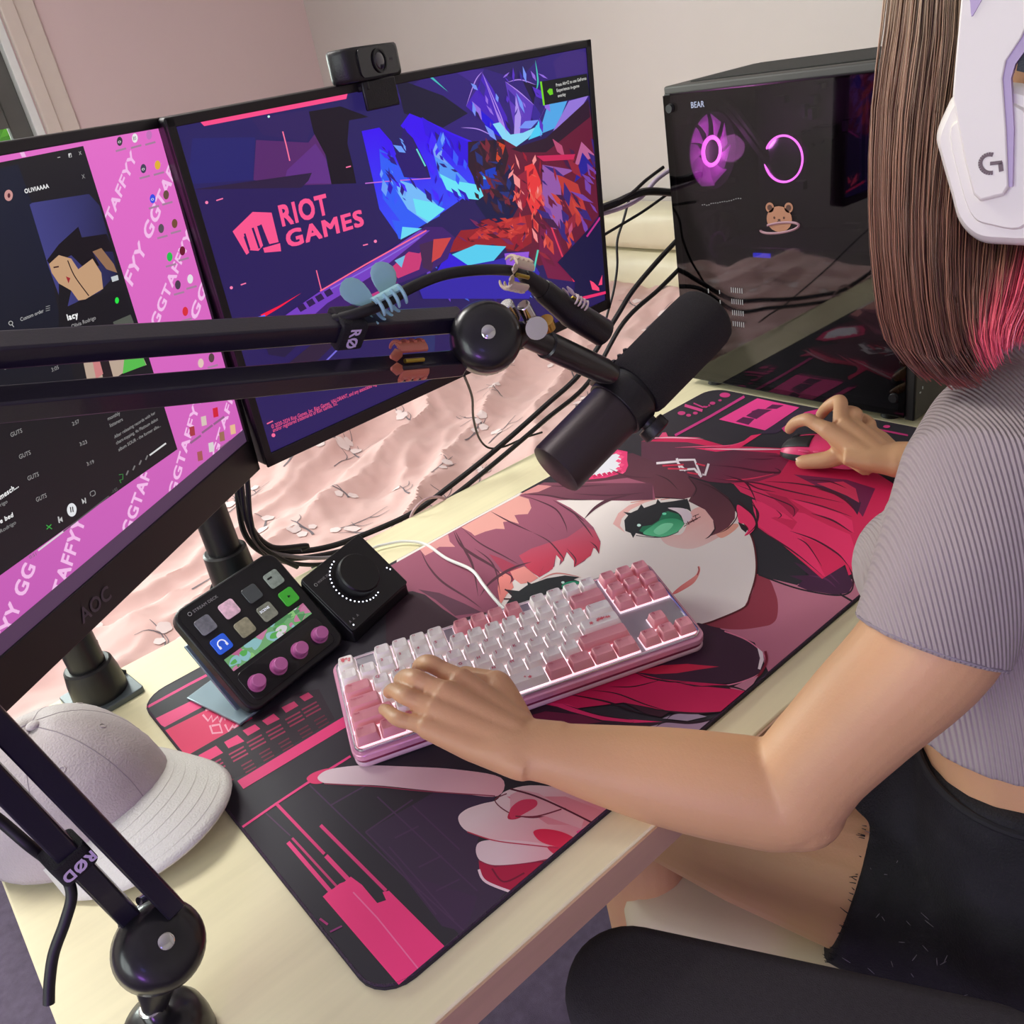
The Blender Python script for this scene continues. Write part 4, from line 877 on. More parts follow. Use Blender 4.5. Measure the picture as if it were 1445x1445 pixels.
# ================================================================== monitor stand: two posts on base plates, cable strap, arms behind the screens
m_post = mat('post_black', (30, 29, 30), .4, var=.05)
m_plate = mat('plate_grey', (96, 104, 108), .3, metal=.3)
def post_stand(x, y, label, zc, tilt, target):
    s = thing('monitor_stand', label, 'stand', (x, y, 0), 'monitor posts at the back of the desk')
    mb = MB(rotm((x, y, 0), rz=tilt)); mb.prism(rrect(.07, .076, .004), 0, .007); mb.build('base_plate', m_plate, s, bevel=.001)
    MB().cyl((x, y, .007), (x, y, .42), .0195, n=32).build('pole', m_post, s)
    MB(Matrix.Translation((x, y, 0))).lathe([(.030, .007), (.0285, .03), (.026, zc), (.0235, zc+.002), (.0195, zc+.002)], 32).build('collar', m_post, s)
    a = V((x, y, .40)); b = V(target); MB().tube([a, a.lerp(b, .5)+V((0, .03, 0)), b], .014, 12).build('arm', m_post, s)
    return s
post_stand(-.026, .557, 'black pole on small grey plate behind the left monitor, seen beside the cap', .045, .1, (.0, .31, .40))
post_stand(.160, .560, 'black pole with wide collar and hanging cables behind the small control pad', .098, .1, (.40, .46, .40))

# ================================================================== webcam on the main monitor
X = (V((.726, .424, .555))-V((.1885, .378, .5615))).normalized()
cw = V((.1885, .378, .5615))+X*.212
Mw = frame(cw+V((.004, .004, -.010)), (.93, .37, -.012), (0, 0, 1)); wc = thing('webcam', 'black webcam clipped on top of the main monitor', 'webcam', Mw)
o = cr([(-.044, .010), (-.045, -.004), (-.038, -.013), (-.02, -.0155), (0, -.016), (.02, -.0155), (.038, -.013), (.045, -.004), (.044, .010), (.02, .013), (-.02, .013)], 4, True)
MB(Mw).ring([[(x*k, y*k, z) for x, y in o] for z, k in ((.0100, .93), (.0115, .98), (.014, 1), (.034, 1), (.0370, .985), (.0385, .94))]).build('body', m_black, wc, angle=50)
MB(Mw).box((0, .004, .006), (.040, .030, .010)).build('clip_hinge', m_black, wc, bevel=.002)
Mc = frame(cw+V((0, .004, -.010)), X, (0, 0, 1)); MB(Mc).box((.004, .025, -.012), (.036, .006, .05)).box((.004, -.0135, -.003), (.040, .004, .026)).box((.004, .006, .0078), (.04, .042, .004)).build('clip', m_black, wc, bevel=.0015)
Mf = Mw @ Matrix.Translation((0, -.0150, .0245)) @ Matrix.Rotation(pi/2, 4, 'X')
MB(Mf).prism(rrect(.062, .0245, .005, 5), -.003, .0014).build('face_plate', m_gloss, wc)
ln = MB(Mf).lathe([(.0105, .001), (.0105, .003), (.0090, .003), (.0090, .002), (.001, .002)], 32).build('lens_ring', m_black, wc)
MB(Mf).ball((0, 0, .002), (.0075, .0075, .0015)).build('lens', mat('lens_glass', (46, 40, 54), .08, coat=1), ln)
mb = MB(Mf); text_local(mb, 'logi', .017, -.001, .0030, .0015); mb.build('maker_lettering', mat('grey_lettering', (92, 84, 92), .5), wc, flat=True)
MB(Mc).box((-.028, .006, .0072), (.030, .018, .003)).build('pad', mat('mint_rubber', (150, 180, 176), .6), wc, bevel=.001)

# ================================================================== keyboard
KW, KH = .3603, .1375
KM = rotm((.107, .206, .0215), rx=.1117, rz=-.3983)
kb = thing('keyboard', 'pink and white mechanical keyboard with backlit keys on the desk mat', 'keyboard', KM)
m_kpink = mat('pink_metal', (236, 168, 196), .22, metal=.25, coat=.5)
m_kdark = mat('dark_rose_strip', (132, 44, 76), .3)
m_kclear = mat('pearl_base', (212, 176, 190), .25, coat=.4)
cx, cy = KW/2, KH/2
MB(KM).prism(rrect(KW, KH, .012, 6, cx, cy), -.0075, .0005).build('case_rim', m_kpink, kb, bevel=.0015)
MB(KM).prism(rrect(KW-.003, KH-.003, .011, 6, cx, cy), -.0105, -.0072).build('case_strip', m_kdark, kb)
MB(KM).prism(rrect(KW-.001, KH-.001, .012, 6, cx, cy), -.0165, -.0105).build('case_base', m_kclear, kb, bevel=.002)
for x in (.03, KW-.03):
    MB(KM).box((x, KH-.012, -.0215), (.03, .012, .012)).build('rear_foot', m_kclear, kb, bevel=.001)
MB(KM).prism(rrect(KW-.010, KH-.010, .008, 5, cx, cy), .0006, .0016).build('key_plate', mat('silver_plate', (176, 174, 182), .35, metal=.4), kb)
mb = MB(KM); o = rrect(KW-.010, KH-.010, .008, 5, cx, cy); mb.tube([V((x, y, .0022)) for x, y in o+[o[0]]], .0016, 8); mb.build('inner_lip', mat('chrome_lip', (222, 214, 226), .15, metal=.8), kb)
U = .01905; K0X = (KW-18.25*U)/2; K0Y = KH-.0085
WH, PKc = (250, 244, 238), (236, 158, 166)
m_kw = mat('keycap_white', WH, .4, sub=0); m_kp = mat('keycap_pink', PKc, .4); m_leg = mat('legend_pink', (214, 96, 120), .5); m_flower = mat('flower_print', (232, 96, 110), .5)
m_glow = mat('key_backlight', (255, 240, 245), .5, emit=.7, ecol=(255, 232, 240))
prof = (.55, .3, .1, 0, -.05, -.1)
def key(col, row, w, txt, m, fl=0, h=1):
    gy = K0Y-(row*U if row == 0 else (row+.0)*U+.25*U*.0)-U/2; x = K0X+(col+w/2)*U; W = w*U
    n = 1; top = .0100+(.0012 if row < 2 else 0); bw, bh = W-.0010, U*h-.0010; tw2, th = W-.0058, U*h-.0064
    off = .0012
    mb = MB(KM @ Matrix.Translation((x, gy, .0022)))
    def rr(w_, h_, z, r, oy=0): return [(a, b+oy, z) for a, b in rrect(w_, h_, r, 2)]
    mb.ring([rr(bw, bh, .002, .0014), rr(bw-.0006, bh-.0006, .0035, .0016), rr(tw2+.0010, th+.0010, top-.0006, .002, off), rr(tw2, th, top, .002, off)], cap=False)
    R = [rr(tw2, th, top, .002, off), rr(tw2*.5, th*.5, top-.0007, .001, off)]; b = len(R[0])
    mb.ring(R, cap=False); mb.add(R[1], [list(range(b))])
    mb.m = 1
    if txt:
        L = len(txt); hh = .0036 if L == 1 else .0019; text_local(mb, txt, -tw2/2+.0022, off+th/2-.0042-(0 if L == 1 else -.001), hh, top+.00006, bold=.02)
    if fl:
        mb.m = 2; rg = random.Random(int(col*7+row))
        for i in range(fl*3):
            fx = rg.uniform(-.42, .42)*tw2*(1 if fl < 3 else .9); fy = off+rg.uniform(-.3, .2)*th; r0 = rg.uniform(.0012, .0030)
            mb.add([(fx, fy, top+.0002)]+[(fx+r0*(.6+.4*cos(5*a))*cos(a), fy+r0*(.6+.4*cos(5*a))*sin(a), top+.0001+i*1e-6) for a in [2*pi*k/20 for k in range(20)]], [(0, 1+k, 1+(k+1) % 20) for k in range(20)])
    mb.build('keycap', [m, m_leg, m_flower], kb, angle=30)
rows = [
 [(0, 1, 'Esc', 1, 2), (2, 1, 'F1', 0, 0), (3, 1, 'F2', 0, 0), (4, 1, 'F3', 0, 0), (5, 1, 'F4', 0, 0), (6.5, 1, 'F5', 2, 0), (7.5, 1, 'F6', 2, 0), (8.5, 1, 'F7', 2, 0), (9.5, 1, 'F8', 2, 0), (11, 1, 'F9', 0, 0), (12, 1, 'F10', 0, 0), (13, 1, 'F11', 0, 0), (14, 1, 'F12', 0, 0), (15.25, 1, 'Prt', 2, 0), (16.25, 1, 'Scr', 2, 0), (17.25, 1, 'Pse', 2, 0)],
 [(i, 1, c, 0, 0) for i, c in enumerate('`1234567890-=')]+[(13, 2, 'Backspace', 2, 0), (15.25, 1, 'Ins', 2, 0), (16.25, 1, 'Hm', 2, 0), (17.25, 1, 'PgU', 2, 0)],
 [(0, 1.5, 'Tab', 2, 0)]+[(1.5+i, 1, c, 0, 0) for i, c in enumerate('QWERTYUIOP[]')]+[(13.5, 1.5, '\\', 0, 0), (15.25, 1, 'Del', 2, 0), (16.25, 1, 'End', 2, 0), (17.25, 1, 'PgD', 2, 0)],
 [(0, 1.75, 'Caps Lock', 2, 0)]+[(1.75+i, 1, c, 0, 0) for i, c in enumerate("ASDFGHJKL;'")]+[(12.75, 2.25, '', 0, 3)],
 [(0, 2.25, 'Shift', 2, 0)]+[(2.25+i, 1, c, 0, 0) for i, c in enumerate('ZXCVBNM,./')]+[(12.25, 2.75, 'Shift', 2, 0), (16.25, 1, '\u2191', 2, 0)],
 [(0, 1.25, 'Ctrl', 2, 0), (1.25, 1.25, 'Win', 2, 0), (2.5, 1.25, 'Alt', 2, 0), (3.75, 6.25, '', 0, 4), (10, 1.25, 'Alt', 2, 0), (11.25, 1.25, 'Fn', 2, 0), (12.5, 1.25, 'Menu', 2, 0), (13.75, 1.25, 'Ctrl', 2, 0), (15.25, 1, '\u2190', 2, 0), (16.25, 1, '\u2193', 2, 0), (17.25, 1, '\u2192', 2, 0)]]
for r, ks in enumerate(rows):
    for c, w, t, col, fl in ks: key(c, r*1.07, w, t, m_kp if col == 2 else m_kw, fl)
mb = MB(KM)
for r, ks in enumerate(rows):
    for c, w, t, col, fl in ks:
        x = K0X+(c+w/2)*U; y = K0Y-r*1.07*U-U/2; mb.box((x, y, .0026), (w*U-.0004, U*1.03, .0012))
mb.build('backlight', m_glow, kb, flat=True, kind='stuff')
# white cable of the keyboard
kc = thing('keyboard_cable', 'white cable curving from the keyboard back to the black control box', 'cable', onz(540, 768, .004))
P = [onz(545, 768, .006), onz(570, 764, .006), onz(600, 768, .006), onz(630, 788, .008), onz(665, 804, .010), onz(682, 825, .012), onz(698, 845, .016), onz(714, 860, .020), KM @ V((.205, KH-.002, -.004))]
P = [onz(515, 780, .006), onz(530, 772, .006)]+P
MB().tube(vcr(P, 8), .0021, 8).build('cord', mat('white_cord', (236, 236, 230), .5), kc)
MB().tube([P[-2].lerp(P[-1], .25), P[-1]], .0042, 10).build('plug', mat('white_cord', (236, 236, 230), .5), kc)

# ================================================================== button pad on its stand
BW, BH = .136, .134
BM = rotm((.0741, .3579, .014), rx=.8466, rz=.2317)
sd = thing('control_pad', 'black streaming control pad with eight picture keys and four pink knobs', 'control pad', BM)
MB(BM).prism(rrect(BW, BH, .014, 6, BW/2, BH/2), -.016, 0, ).build('housing', m_black, sd, bevel=.0025, seg=3)
MB(BM).prism(rrect(BW-.010, BH-.010, .010, 5, BW/2, BH/2), 0, .0006).build('face_plate', mat('matte_black', (22, 21, 24), .55), sd)
MB(BM).prism(rrect(BW-.022, .036, .007, 4, BW/2, .025), .0002, .0014).build('knob_panel', m_gloss, sd, bevel=.0006)
kcols = [(96, 96, 104), (196, 160, 176), (56, 60, 62), (120, 130, 122), (34, 84, 200), (120, 116, 96), (110, 112, 100), (52, 150, 40)]
for i in range(8):
    c, r = i % 4, i//4; x = .0215+c*.031; y = BH-.030-r*.026
    Mk = BM @ Matrix.Translation((x, y, .0006))
    b = MB(Mk).prism(rrect(.0185, .0185, .003, 3), 0, .0022).build('picture_key', mat('key_%d' % i, kcols[i], .25, emit=.45, ecol=kcols[i], coat=.5, var=.45 if i in (0, 1, 3, 5, 6) else .04, scale=150), sd, bevel=.0005)
    mb = MB(Mk)
    if i == 4:
        mb.tube([V((.0045*cos(a), .0045*sin(a)-.0005, .0025)) for a in [pi*(-.15+1.3*k/12) for k in range(13)]], .0007, 6)
        mb.box((-.0042, -.003, .0025), (.002, .003, .001)); mb.box((.0042, -.003, .0025), (.002, .003, .001)); mb.build('headphone_symbol', mat('white_mark', (225, 230, 240), .5, emit=.4), b)
    if i == 7: mb.prism([(-.0015, -.0015), (.002, 0), (-.0015, .0018)], .0024, .0026); mb.build('arrow_symbol', m_black, b)
    if i == 6: text_local(mb, 'SCENE', -.0075, .002, .0028, .0024, bold=.03); mb.build('key_lettering', mat('white_mark', (225, 230, 240), .5, emit=.4), b, flat=True)
    if i == 3: mb.box((-.004, .003, .0024), (.006, .002, .0006)); mb.build('key_mark', m_black, b)
# touch strip: blurred green and pink blotches
TM = BM @ Matrix.Translation((0, 0, .0009)); TA = Art(TM, BW-.026, .0155, 1e-5, .013, .0475)
rg = random.Random(4); b = TA.b; TA.raw([(b[0], b[1]), (b[2], b[1]), (b[2], b[3]), (b[0], b[3])], (120, 176, 120))
for i in range(46):
    x = rg.uniform(b[0], b[2]); y = rg.uniform(b[1], b[3]); r0 = rg.uniform(.002, .008)
    TA.raw(cr([(x+r0*rg.uniform(.5, 1.3)*cos(a), y+r0*.7*rg.uniform(.5, 1.3)*sin(a)) for a in [k*pi/3 for k in range(6)]], 3, True), rg.choice([(150, 206, 130), (96, 180, 90), (206, 130, 166), (150, 200, 206), (224, 220, 226), (90, 150, 96), (196, 110, 150)]))
TA.build('touch_strip', attr_mat('strip_light', emit=.7, rough=.2, spec=.3), sd)
for c in range(4):
    Mk = BM @ Matrix.Translation((.0235+c*.0297, .023, .0014))
    k = MB(Mk).lathe([(.0096, 0), (.0096, .001), (.0076, .0012), (.0074, .010), (.0068, .0108), (.001, .0108)], 28).build('knob', mat('pink_knob', (196, 108, 168), .35), sd)
mb = MB(BM); text_local(mb, 'STREAM DECK', .021, BH-.0125, .0032, .0008, bold=.02); mb.tube([V((.0165+.002*cos(a), BH-.011+.002*sin(a), .0008)) for a in [k*pi/6 for k in range(13)]], .0004, 5); mb.build('lettering', mat('grey_print2', (150, 150, 150), .5), sd, flat=True)
# stand: grey metal foot under the pad
a = V((.0741, .3579, 0)); fx = V((cos(.2317), sin(.2317), 0)); fy = V((-sin(.2317), cos(.2317), 0))
mb = MB(frame(a, fx, (0, 0, 1)))
mb.prism([(-.012, .01), (BW*.85, .01), (BW*.85, .105), (-.012, .105)], .0046, .0078); mb.add([(-.0, .03, .0078), (BW*.8, .03, .0078), (BW*.8, .085, .075), (0, .085, .075), (-.0, .034, .0078), (BW*.8, .034, .0078), (BW*.8, .089, .073), (0, .089, .073)], [(0, 1, 2, 3), (7, 6, 5, 4), (0, 4, 5, 1), (3, 2, 6, 7), (0, 3, 7, 4), (1, 5, 6, 2)])
mb.build('stand_foot', mat('stand_grey_metal', (150, 172, 182), .25, metal=.3), sd, bevel=.0008)

# ================================================================== audio box with the big dial
QW, QH = .104, .084
QM = rotm((.2155, .386, .021), rx=.80, rz=.334)
ab = thing('audio_interface', 'black wedge audio box with a big dial ringed by white lights', 'audio interface', QM)
mb = MB(QM); mb.prism(rrect(QW, QH, .003, 3, QW/2, QH/2), -.004, 0); mb.build('face_plate', m_black, ab, bevel=.001)
a = QM.to_3x3() @ V((0, 1, 0)); L = [V((.2155, .386, .0)), ]
I = QM.inverted(); base = [QM @ V((0, 0, -.004)), QM @ V((QW, 0, -.004)), QM @ V((QW, QH, -.004)), QM @ V((0, QH, -.004))]
mb = MB(); gy = V((-sin(.334), cos(.334), 0)); low = [V((p.x, p.y, .0046)) for p in base[:2]]+[V((p.x, p.y, .0046))+gy*.018 for p in base[2:]]
top2 = [p.copy() for p in base]
mb.add(top2+low, [(0, 1, 2, 3), (7, 6, 5, 4), (0, 4, 5, 1), (1, 5, 6, 2), (2, 6, 7, 3), (3, 7, 4, 0)]); mb.build('housing', m_black, ab, bevel=.002)
DC = (QW*.52, QH*.54)
dl = MB(QM @ Matrix.Translation((DC[0], DC[1], 0))).lathe([(.0255, 0), (.0255, .012), (.024, .014), (.001, .0142)], 48).build('dial', mat('dial_black', (16, 15, 17), .4), ab)
mw = mat('white_led', (235, 240, 255), .4, emit=4)
for i in range(21):
    a = radians(100+i*9.2); MB(QM).ball((DC[0]+.0315*cos(a), DC[1]+.0315*sin(a), .0004), (.00085, .00085, .0004), nu=8, nv=5).build('indicator_light', mw, ab)
mb = MB(QM)
for x, y in ((.006, .006), (.0965, .030), (.0985, .026)): mb.ball((x, y, .0005), (.0009, .0009, .0004), nu=8, nv=4)
mb.build('status_light', mw, ab)
mb = MB(QM); text_local(mb, 'WAVE XLR', .012, QH*.80, .0030, .0004, bold=.02); mb.tube([V((.0085+.0018*cos(a), QH*.815+.0018*sin(a), .0004)) for a in [k*pi/6 for k in range(13)]], .0004, 5)
for x in (.006, .012, .019): mb.tube([V((x-.001, .010, .0004)), V((x, .0125, .0004)), V((x+.001, .010, .0004))], .00035, 5)
mb.build('lettering', mat('grey_print2', (150, 150, 150), .5), ab, flat=True)

# ================================================================== mouse
MMM = frame((.859, .205, .004), (cos(.14), sin(.14), 0), (0, 0, 1))
ms = thing('computer_mouse', 'hot pink computer mouse with black side, under the right hand', 'mouse', MMM)
def mrings(f0, f1, top):
    R = []; n = 24
    for i in range(15):
        t = i/14; y = -.060+.120*t; w = .0315*(1-.10*sin(pi*t))*min(1, (1.02-abs(2*t-1)**4))**.5+.0005
        h = .037*(sin(pi*min(1, t*.75+.12)))**.8*(1-max(0, abs(2*t-1)-.9)*6)
        if t > .5: h *= 1-.35*((t-.5)*2)**1.6
        R.append([(w*cos(a), y, (.002+max(.004, h)*sin(a)*1) if sin(a) > 0 else .002) for a in [2*pi*k/n for k in range(n)]])
    return R
def msurf(t, a, o=0):
    """mouse shell: t 0 tail .. 1 nose, a angle from the right side over the top"""
    y = -.061+.122*t; e = max(0, 1-abs(2*t-1)**3.2)**.5
    w = (.0315-.004*sin(pi*t))*e+.001+o; h = (.0385-.013*t)*max(.25, e)*(1 if t < .5 else 1-.10*(t-.5))+o
    return V((w*cos(a)*(1-.10*sin(a)), y, .003+h*sin(a)**.85 if a > 0 and sin(a) > 0 else .003))
m_mp = mat('hot_pink_shell', (238, 60, 120), .4); m_mb = mat('mouse_black', (34, 32, 34), .5)
mb = MB(MMM); mb.ring([[msurf(min(.999, max(.001, i/28)), a) for a in [pi*k/20 for k in range(21)]]+[V((0, -.061+.122*i/28, .0025))] for i in range(29)]); mb.build('shell', m_mp, ms, angle=60)
def mpatch(name, t0, t1, a0, a1, o, m, n=10):
    mb = MB(MMM); T_ = [t0+(t1-t0)*i/n for i in range(n+1)]; A_ = [a0+(a1-a0)*k/n for k in range(n+1)]
    vs = [msurf(t, a, o) for t in T_ for a in A_]
    mb.add(vs, [(i*(n+1)+k, i*(n+1)+k+1, (i+1)*(n+1)+k+1, (i+1)*(n+1)+k) for i in range(n) for k in range(n)]); return mb.build(name, m, ms, solid=.0008, angle=60)
mpatch('main_button', .60, .97, radians(97), radians(140), .0005, m_mb); mpatch('main_button', .60, .97, radians(40), radians(83), .0005, m_mb)
mpatch('side_grip', .30, .96, radians(163), radians(179), .0005, m_mb); mpatch('side_grip', .30, .96, radians(1), radians(17), .0005, m_mb)
for t in (.47, .64):
    p = msurf(t, radians(152), .0004); MB(MMM).ball(p, (.0020, .0085, .0022)).build('side_button', mat('hot_pink_button', (246, 90, 140), .35), ms)
p = msurf(.82, pi/2, -.003); MB(MMM).cyl(p+V((-.003, 0, 0)), p+V((.003, 0, 0)), .006).build('scroll_wheel', m_mb, ms)
# ================================================================== microphone boom arm
m_arm = mat('arm_black_violet_sheen', (32, 28, 44), .33, bump=.06, bscale=500, coat=.2)  # reflected blue-violet sheen is put into the black base colour
m_joint = mat('joint_black', (28, 27, 29), .3, coat=.2)
m_steel = mat('bright_steel', (215, 215, 215), .12, metal=1)
m_brass = mat('brass', (200, 160, 90), .25, metal=1)
BASE = onz(224, 1436, .03); BASE.z = 0
ba = thing('boom_arm', 'black double bar boom arm clamped at the near left desk corner', 'boom arm', (BASE.x, BASE.y, 0))
J0 = dep(221, 1338, .578); J1 = dep(684, 480, .665)
def bar(name, p, q, w, h, zref, parent=ba, bev=.0015):
    M = frame(p, q-p, zref); L = (q-p).length
    return MB(M).box((L/2, 0, 0), (L, w, h)).build(name, m_arm, parent, bevel=bev)
u1a, u1b = dep(648, 451, .665), dep(0, 494, .46); u2a, u2b = dep(652, 512, .665), dep(0, 571, .465)
d = (u1b-u1a); u1c = u1b+d*.30; u2c = u2b+(u2b-u2a)*.30
zr = V((-.25, -.5, .83))
bar('upper_bar', u1a, u1c, .015, .0150, zr); bar('upper_bar', u2a, u2c, .015, .0150, zr)
l1a, l1b = dep(245, 1281, .572), dep(7, 1032, .475); l2a, l2b = dep(190, 1302, .572), dep(0, 1106, .475)
l1c = l1b+(l1b-l1a)*1.25; l2c = l2b+(l2b-l2a)*1.25
bar('lower_bar', l1a, l1c, .0135, .0140, (0, -1, .5)); bar('lower_bar', l2a, l2c, .0135, .0140, (0, -1, .5))
EL = (u1c+u2c+l1c+l2c)/4
def knuckle(c, r, nrm, neck=None, name='joint'):
    nrm = V(nrm).normalized(); M = frame(c+nrm*.010, nrm.orthogonal(), nrm)
    k = MB(M).lathe([(r*.55, -.019), (r*.92, -.016), (r, -.010), (r, .004), (r*.97, .008), (r*.90, .0115), (r*.78, .0145), (r*.6, .0165), (r*.4, .0176), (.0005, .018)], 40).build(name, m_joint, ba, angle=60)
    MB(M).lathe([(.0052, .017), (.0052, .0205), (.004, .0212), (.0005, .0212)], 20).build('joint_screw', m_steel, k)
    return M
tocam = (CAMC-J0).normalized(); knuckle(J0, .0285, tocam+V((.25, -.1, .1)))
tocam1 = (CAMC-J1).normalized(); knuckle(J1, .0268, tocam1+V((.15, 0, .15)))
knuckle(EL, .03, (CAMC-EL).normalized())
for p, q in ((l1a, l2a), (u1a, u2a)):
    m = (p+q)/2; c = J0 if p is l1a else J1
    bo = (m-CAMC).normalized()*.006; MB().sweep([(m.lerp(c, -.25)+bo, .010, .012), (m+bo, .022, .010), (c+bo, .020, .010)], 16, (CAMC-m)).build('joint_bracket', m_joint, ba)
# the neck from the lower joint to the base, base dome
nb = BASE+V((0, 0, .038))
MB().sweep([(J0+V((0, 0, -.008)), .019, .009), (J0.lerp(nb, .6), .013, .009), (nb, .0075, .0075)], 20, tocam).build('base_neck', m_joint, ba)
MB(Matrix.Translation(BASE)).lathe([(.030, .0), (.030, .012), (.0285, .022), (.024, .030), (.015, .0345), (.009, .036), (.0005, .036)], 40).build('base_dome', m_joint, ba, angle=60)
MB(Matrix.Translation(BASE)).lathe([(.0088, .0355), (.0088, .043), (.0078, .044), (.0005, .044)], 24).build('base_ring', m_steel, ba)
for a, b in ((l1a, l2a), ):
    MB().cyl(dep(196, 1272, .56), dep(205, 1266, .565), .0028).build('spring_pin', m_steel, ba)
MB().cyl(dep(603, 440, .655), dep(622, 443, .66), .0024).build('spring_pin', m_steel, ba)
# straps round the bars with lettering
def strap(c, along, zref, txt, w=.019, r=.0115, ang=0, side=1, size=.0085):
    M = frame(c, along, zref)
    s = MB(M @ Matrix.Rotation(pi/2, 4, 'Y')).prism(rrect(r*2, r*2, .004, 4), -w/2, w/2).build('cable_strap', mat('strap_black', (30, 28, 32), .85, bump=.6, bscale=1500), ba, bevel=.0008)
    mb = MB(M @ Matrix.Rotation(pi/2 if side > 0 else -pi/2, 4, 'X') @ Matrix.Translation((0, 0, r+.0003))); text_local(mb, txt, 0, 0, size, 0, bold=.03, ang=ang, center=True)
    mb.build('strap_lettering', mat('lilac_print', (236, 220, 250), .6), s, flat=True)
strap(dep(487, 463, .60), u1a-u1b, zr, 'RØ', ang=-pi/2, size=.0080)
strap(dep(96, 1212, .522), l2b-l2a, (0, -1, .5), 'RØD', w=.017, ang=-pi/2, size=.0075) if False else None
Ms = frame(dep(96, 1210, .522), l2b-l2a, (CAMC-dep(98, 1208, .522)))
s = MB(Ms @ Matrix.Rotation(pi/2, 4, 'Y')).prism(rrect(.021, .023, .004, 4), -.009, .009).build('cable_strap', mat('strap_black', (30, 28, 32), .85), ba, bevel=.0008)
mb = MB(Ms @ Matrix.Translation((0, 0, .0108))); text_local(mb, 'RØD', -.002, -.0008, .0080, 0, bold=.04, ang=pi/2, center=True, w=.0195); mb.build('strap_lettering', mat('lilac_print', (236, 220, 250), .6), s, flat=True)
# swivel head with wing screw
sw0 = dep(735, 470, .675); sw1 = dep(862, 528, .765)
MB().sweep([(J1.lerp(sw0, .2), .020, .014), (dep(722, 474, .67), .014, .012), (sw0, .0095, .0095)], 20, tocam1).build('head_neck', m_joint, ba)
MB().tube([sw0, sw0.lerp(sw1, .25), sw0.lerp(sw1, .26), sw0.lerp(sw1, .9), sw1], [.0095, .0095, .0112, .0112, .009], 24).build('swivel_head', m_joint, ba)
n = (CAMC-sw0).normalized(); c = dep(757, 463, .648)
MB(frame(c, n.orthogonal(), n+V((.3, 0, -.1)))).lathe([(.0085, -.003), (.0088, 0), (.0085, .0012), (.0005, .0014)], 28).build('thumb_screw', m_steel, ba)
MB().cyl(c, dep(748, 462, .67), .005).build('screw_stem', m_brass, ba); MB().cyl(dep(770, 452, .668), dep(774, 462, .675), .006).build('brass_ring', m_brass, ba)
for x, y in ((714, 428), (738, 430)): MB().cyl(dep(x, y, .655), dep(x+12, y+22, .668), .0052).build('wing_screw', m_steel, ba, bevel=.0008)

# ================================================================== microphone
MA, MBt = dep(783, 664, .80), dep(1001, 442, .845)
ax = (MBt-MA).normalized(); ML_ = (MBt-MA).length; tc = (CAMC-MA).normalized()
MM = frame(MA, ax, tc); mic = thing('microphone', 'thick black studio microphone with foam windscreen hanging above the desk mat', 'microphone', MM)
LM = MM @ Matrix.Rotation(pi/2, 4, 'Y')      # local z along the axis
LM = frame(MA, tc.cross(ax), ax)
m_body = mat('mic_body_satin', (66, 58, 60), .40, metal=.5, bump=.05, bscale=800)
MB(LM).lathe([(.0005, 0), (.0245, 0), (.0268, .0012), (.0275, .004), (.0275, ML_*.43)], 48).build('body', m_body, mic)
MB(LM).lathe([(.0262, ML_*.42), (.0262, ML_*.53)], 48).build('neck_grille', m_dark, mic)
m_foam = mat('foam_black', (40, 38, 38), .95, bump=1, bscale=1200, var=.15, scale=500)
MB(LM).lathe([(.0285, ML_*.50), (.0310, ML_*.515), (.0318, ML_*.54), (.0322, ML_*.9), (.0318, ML_*.95), (.030, ML_*.98), (.026, ML_), (.018, ML_*1.012), (.0005, ML_*1.014)], 48).build('foam_windscreen', m_foam, mic)
yk = MB(LM).ring([[(r*cos(2*pi*k/48), r*sin(2*pi*k/48), z) for k in range(48)] for r, z in ((.0278, ML_*.37), (.0300, ML_*.372), (.0300, ML_*.475), (.0278, ML_*.477), (.0278, ML_*.37))], cap=False).build('yoke_band', m_black, mic, bevel=.0004)
side = (dep(922, 604, .80)-dep(886, 560, .80)).normalized(); c0 = MA+ax*ML_*.44; side = (side-ax*side.dot(ax)).normalized()
MB().cyl(c0+side*.028, c0+side*.036, .008).build('knob_stem', m_black, yk)
MB(frame(c0+side*.033, ax, side)).lathe([(.0135, 0), (.0142, .002), (.0142, .010), (.0112, .0115), (.0005, .0118)], 32).build('yoke_knob', m_black, yk)
MB(frame(c0-side*.034, ax, side)).box((0, 0, .002), (.020, .026, .006)).build('yoke_mount', m_black, yk, bevel=.002)
MB().sweep([(c0-side*.033, .009, .006), (sw1.lerp(c0-side*.036, .4), .010, .007), (sw1, .0095, .0075)], 16, tc).build('yoke_arm', m_black, yk)
for k in range(3): MB().box(tuple(c0-side*.031+ax*(.018+k*.008)), (.004, .004, .006)).build('switch_nub', m_black, mic, bevel=.001)

# ================================================================== microphone cable with its plug
mc = thing('microphone_cable', 'thick black cable with plug running along the boom arm to the microphone', 'cable', dep(487, 448, .59))
m_cord = mat('black_cord', (24, 23, 26), .5)
P = [dep(470, 452, .59), dep(500, 444, .592), dep(540, 429, .60), (dep(580, 406, .61)), dep(625, 388, .625), dep(675, 381, .64), dep(720, 382, .66), dep(742, 390, .68)]
MB().tube(vcr(P, 8), .0040, 12).build('cord', m_cord, mc)
a = dep(738, 387, .676); b = dep(764, 408, .70); c = dep(800, 438, .72); d = dep(852, 470, .75)
MB().tube([a]+[a.lerp(b, k/8) for k in range(1, 9)], [.0052+.0006*(k % 2)+.0003*k for k in range(9)], 16).build('strain_relief', mat('boot_rubber', (34, 32, 34), .6), mc)
MB().tube([b, b.lerp(c, .1), c, c.lerp(d, .04), c.lerp(d, .08), d.lerp(c, .03), d], [.0085, .0095, .0105, .0108, .0118, .0120, .0100], 24).build('plug_body', m_black, mc)
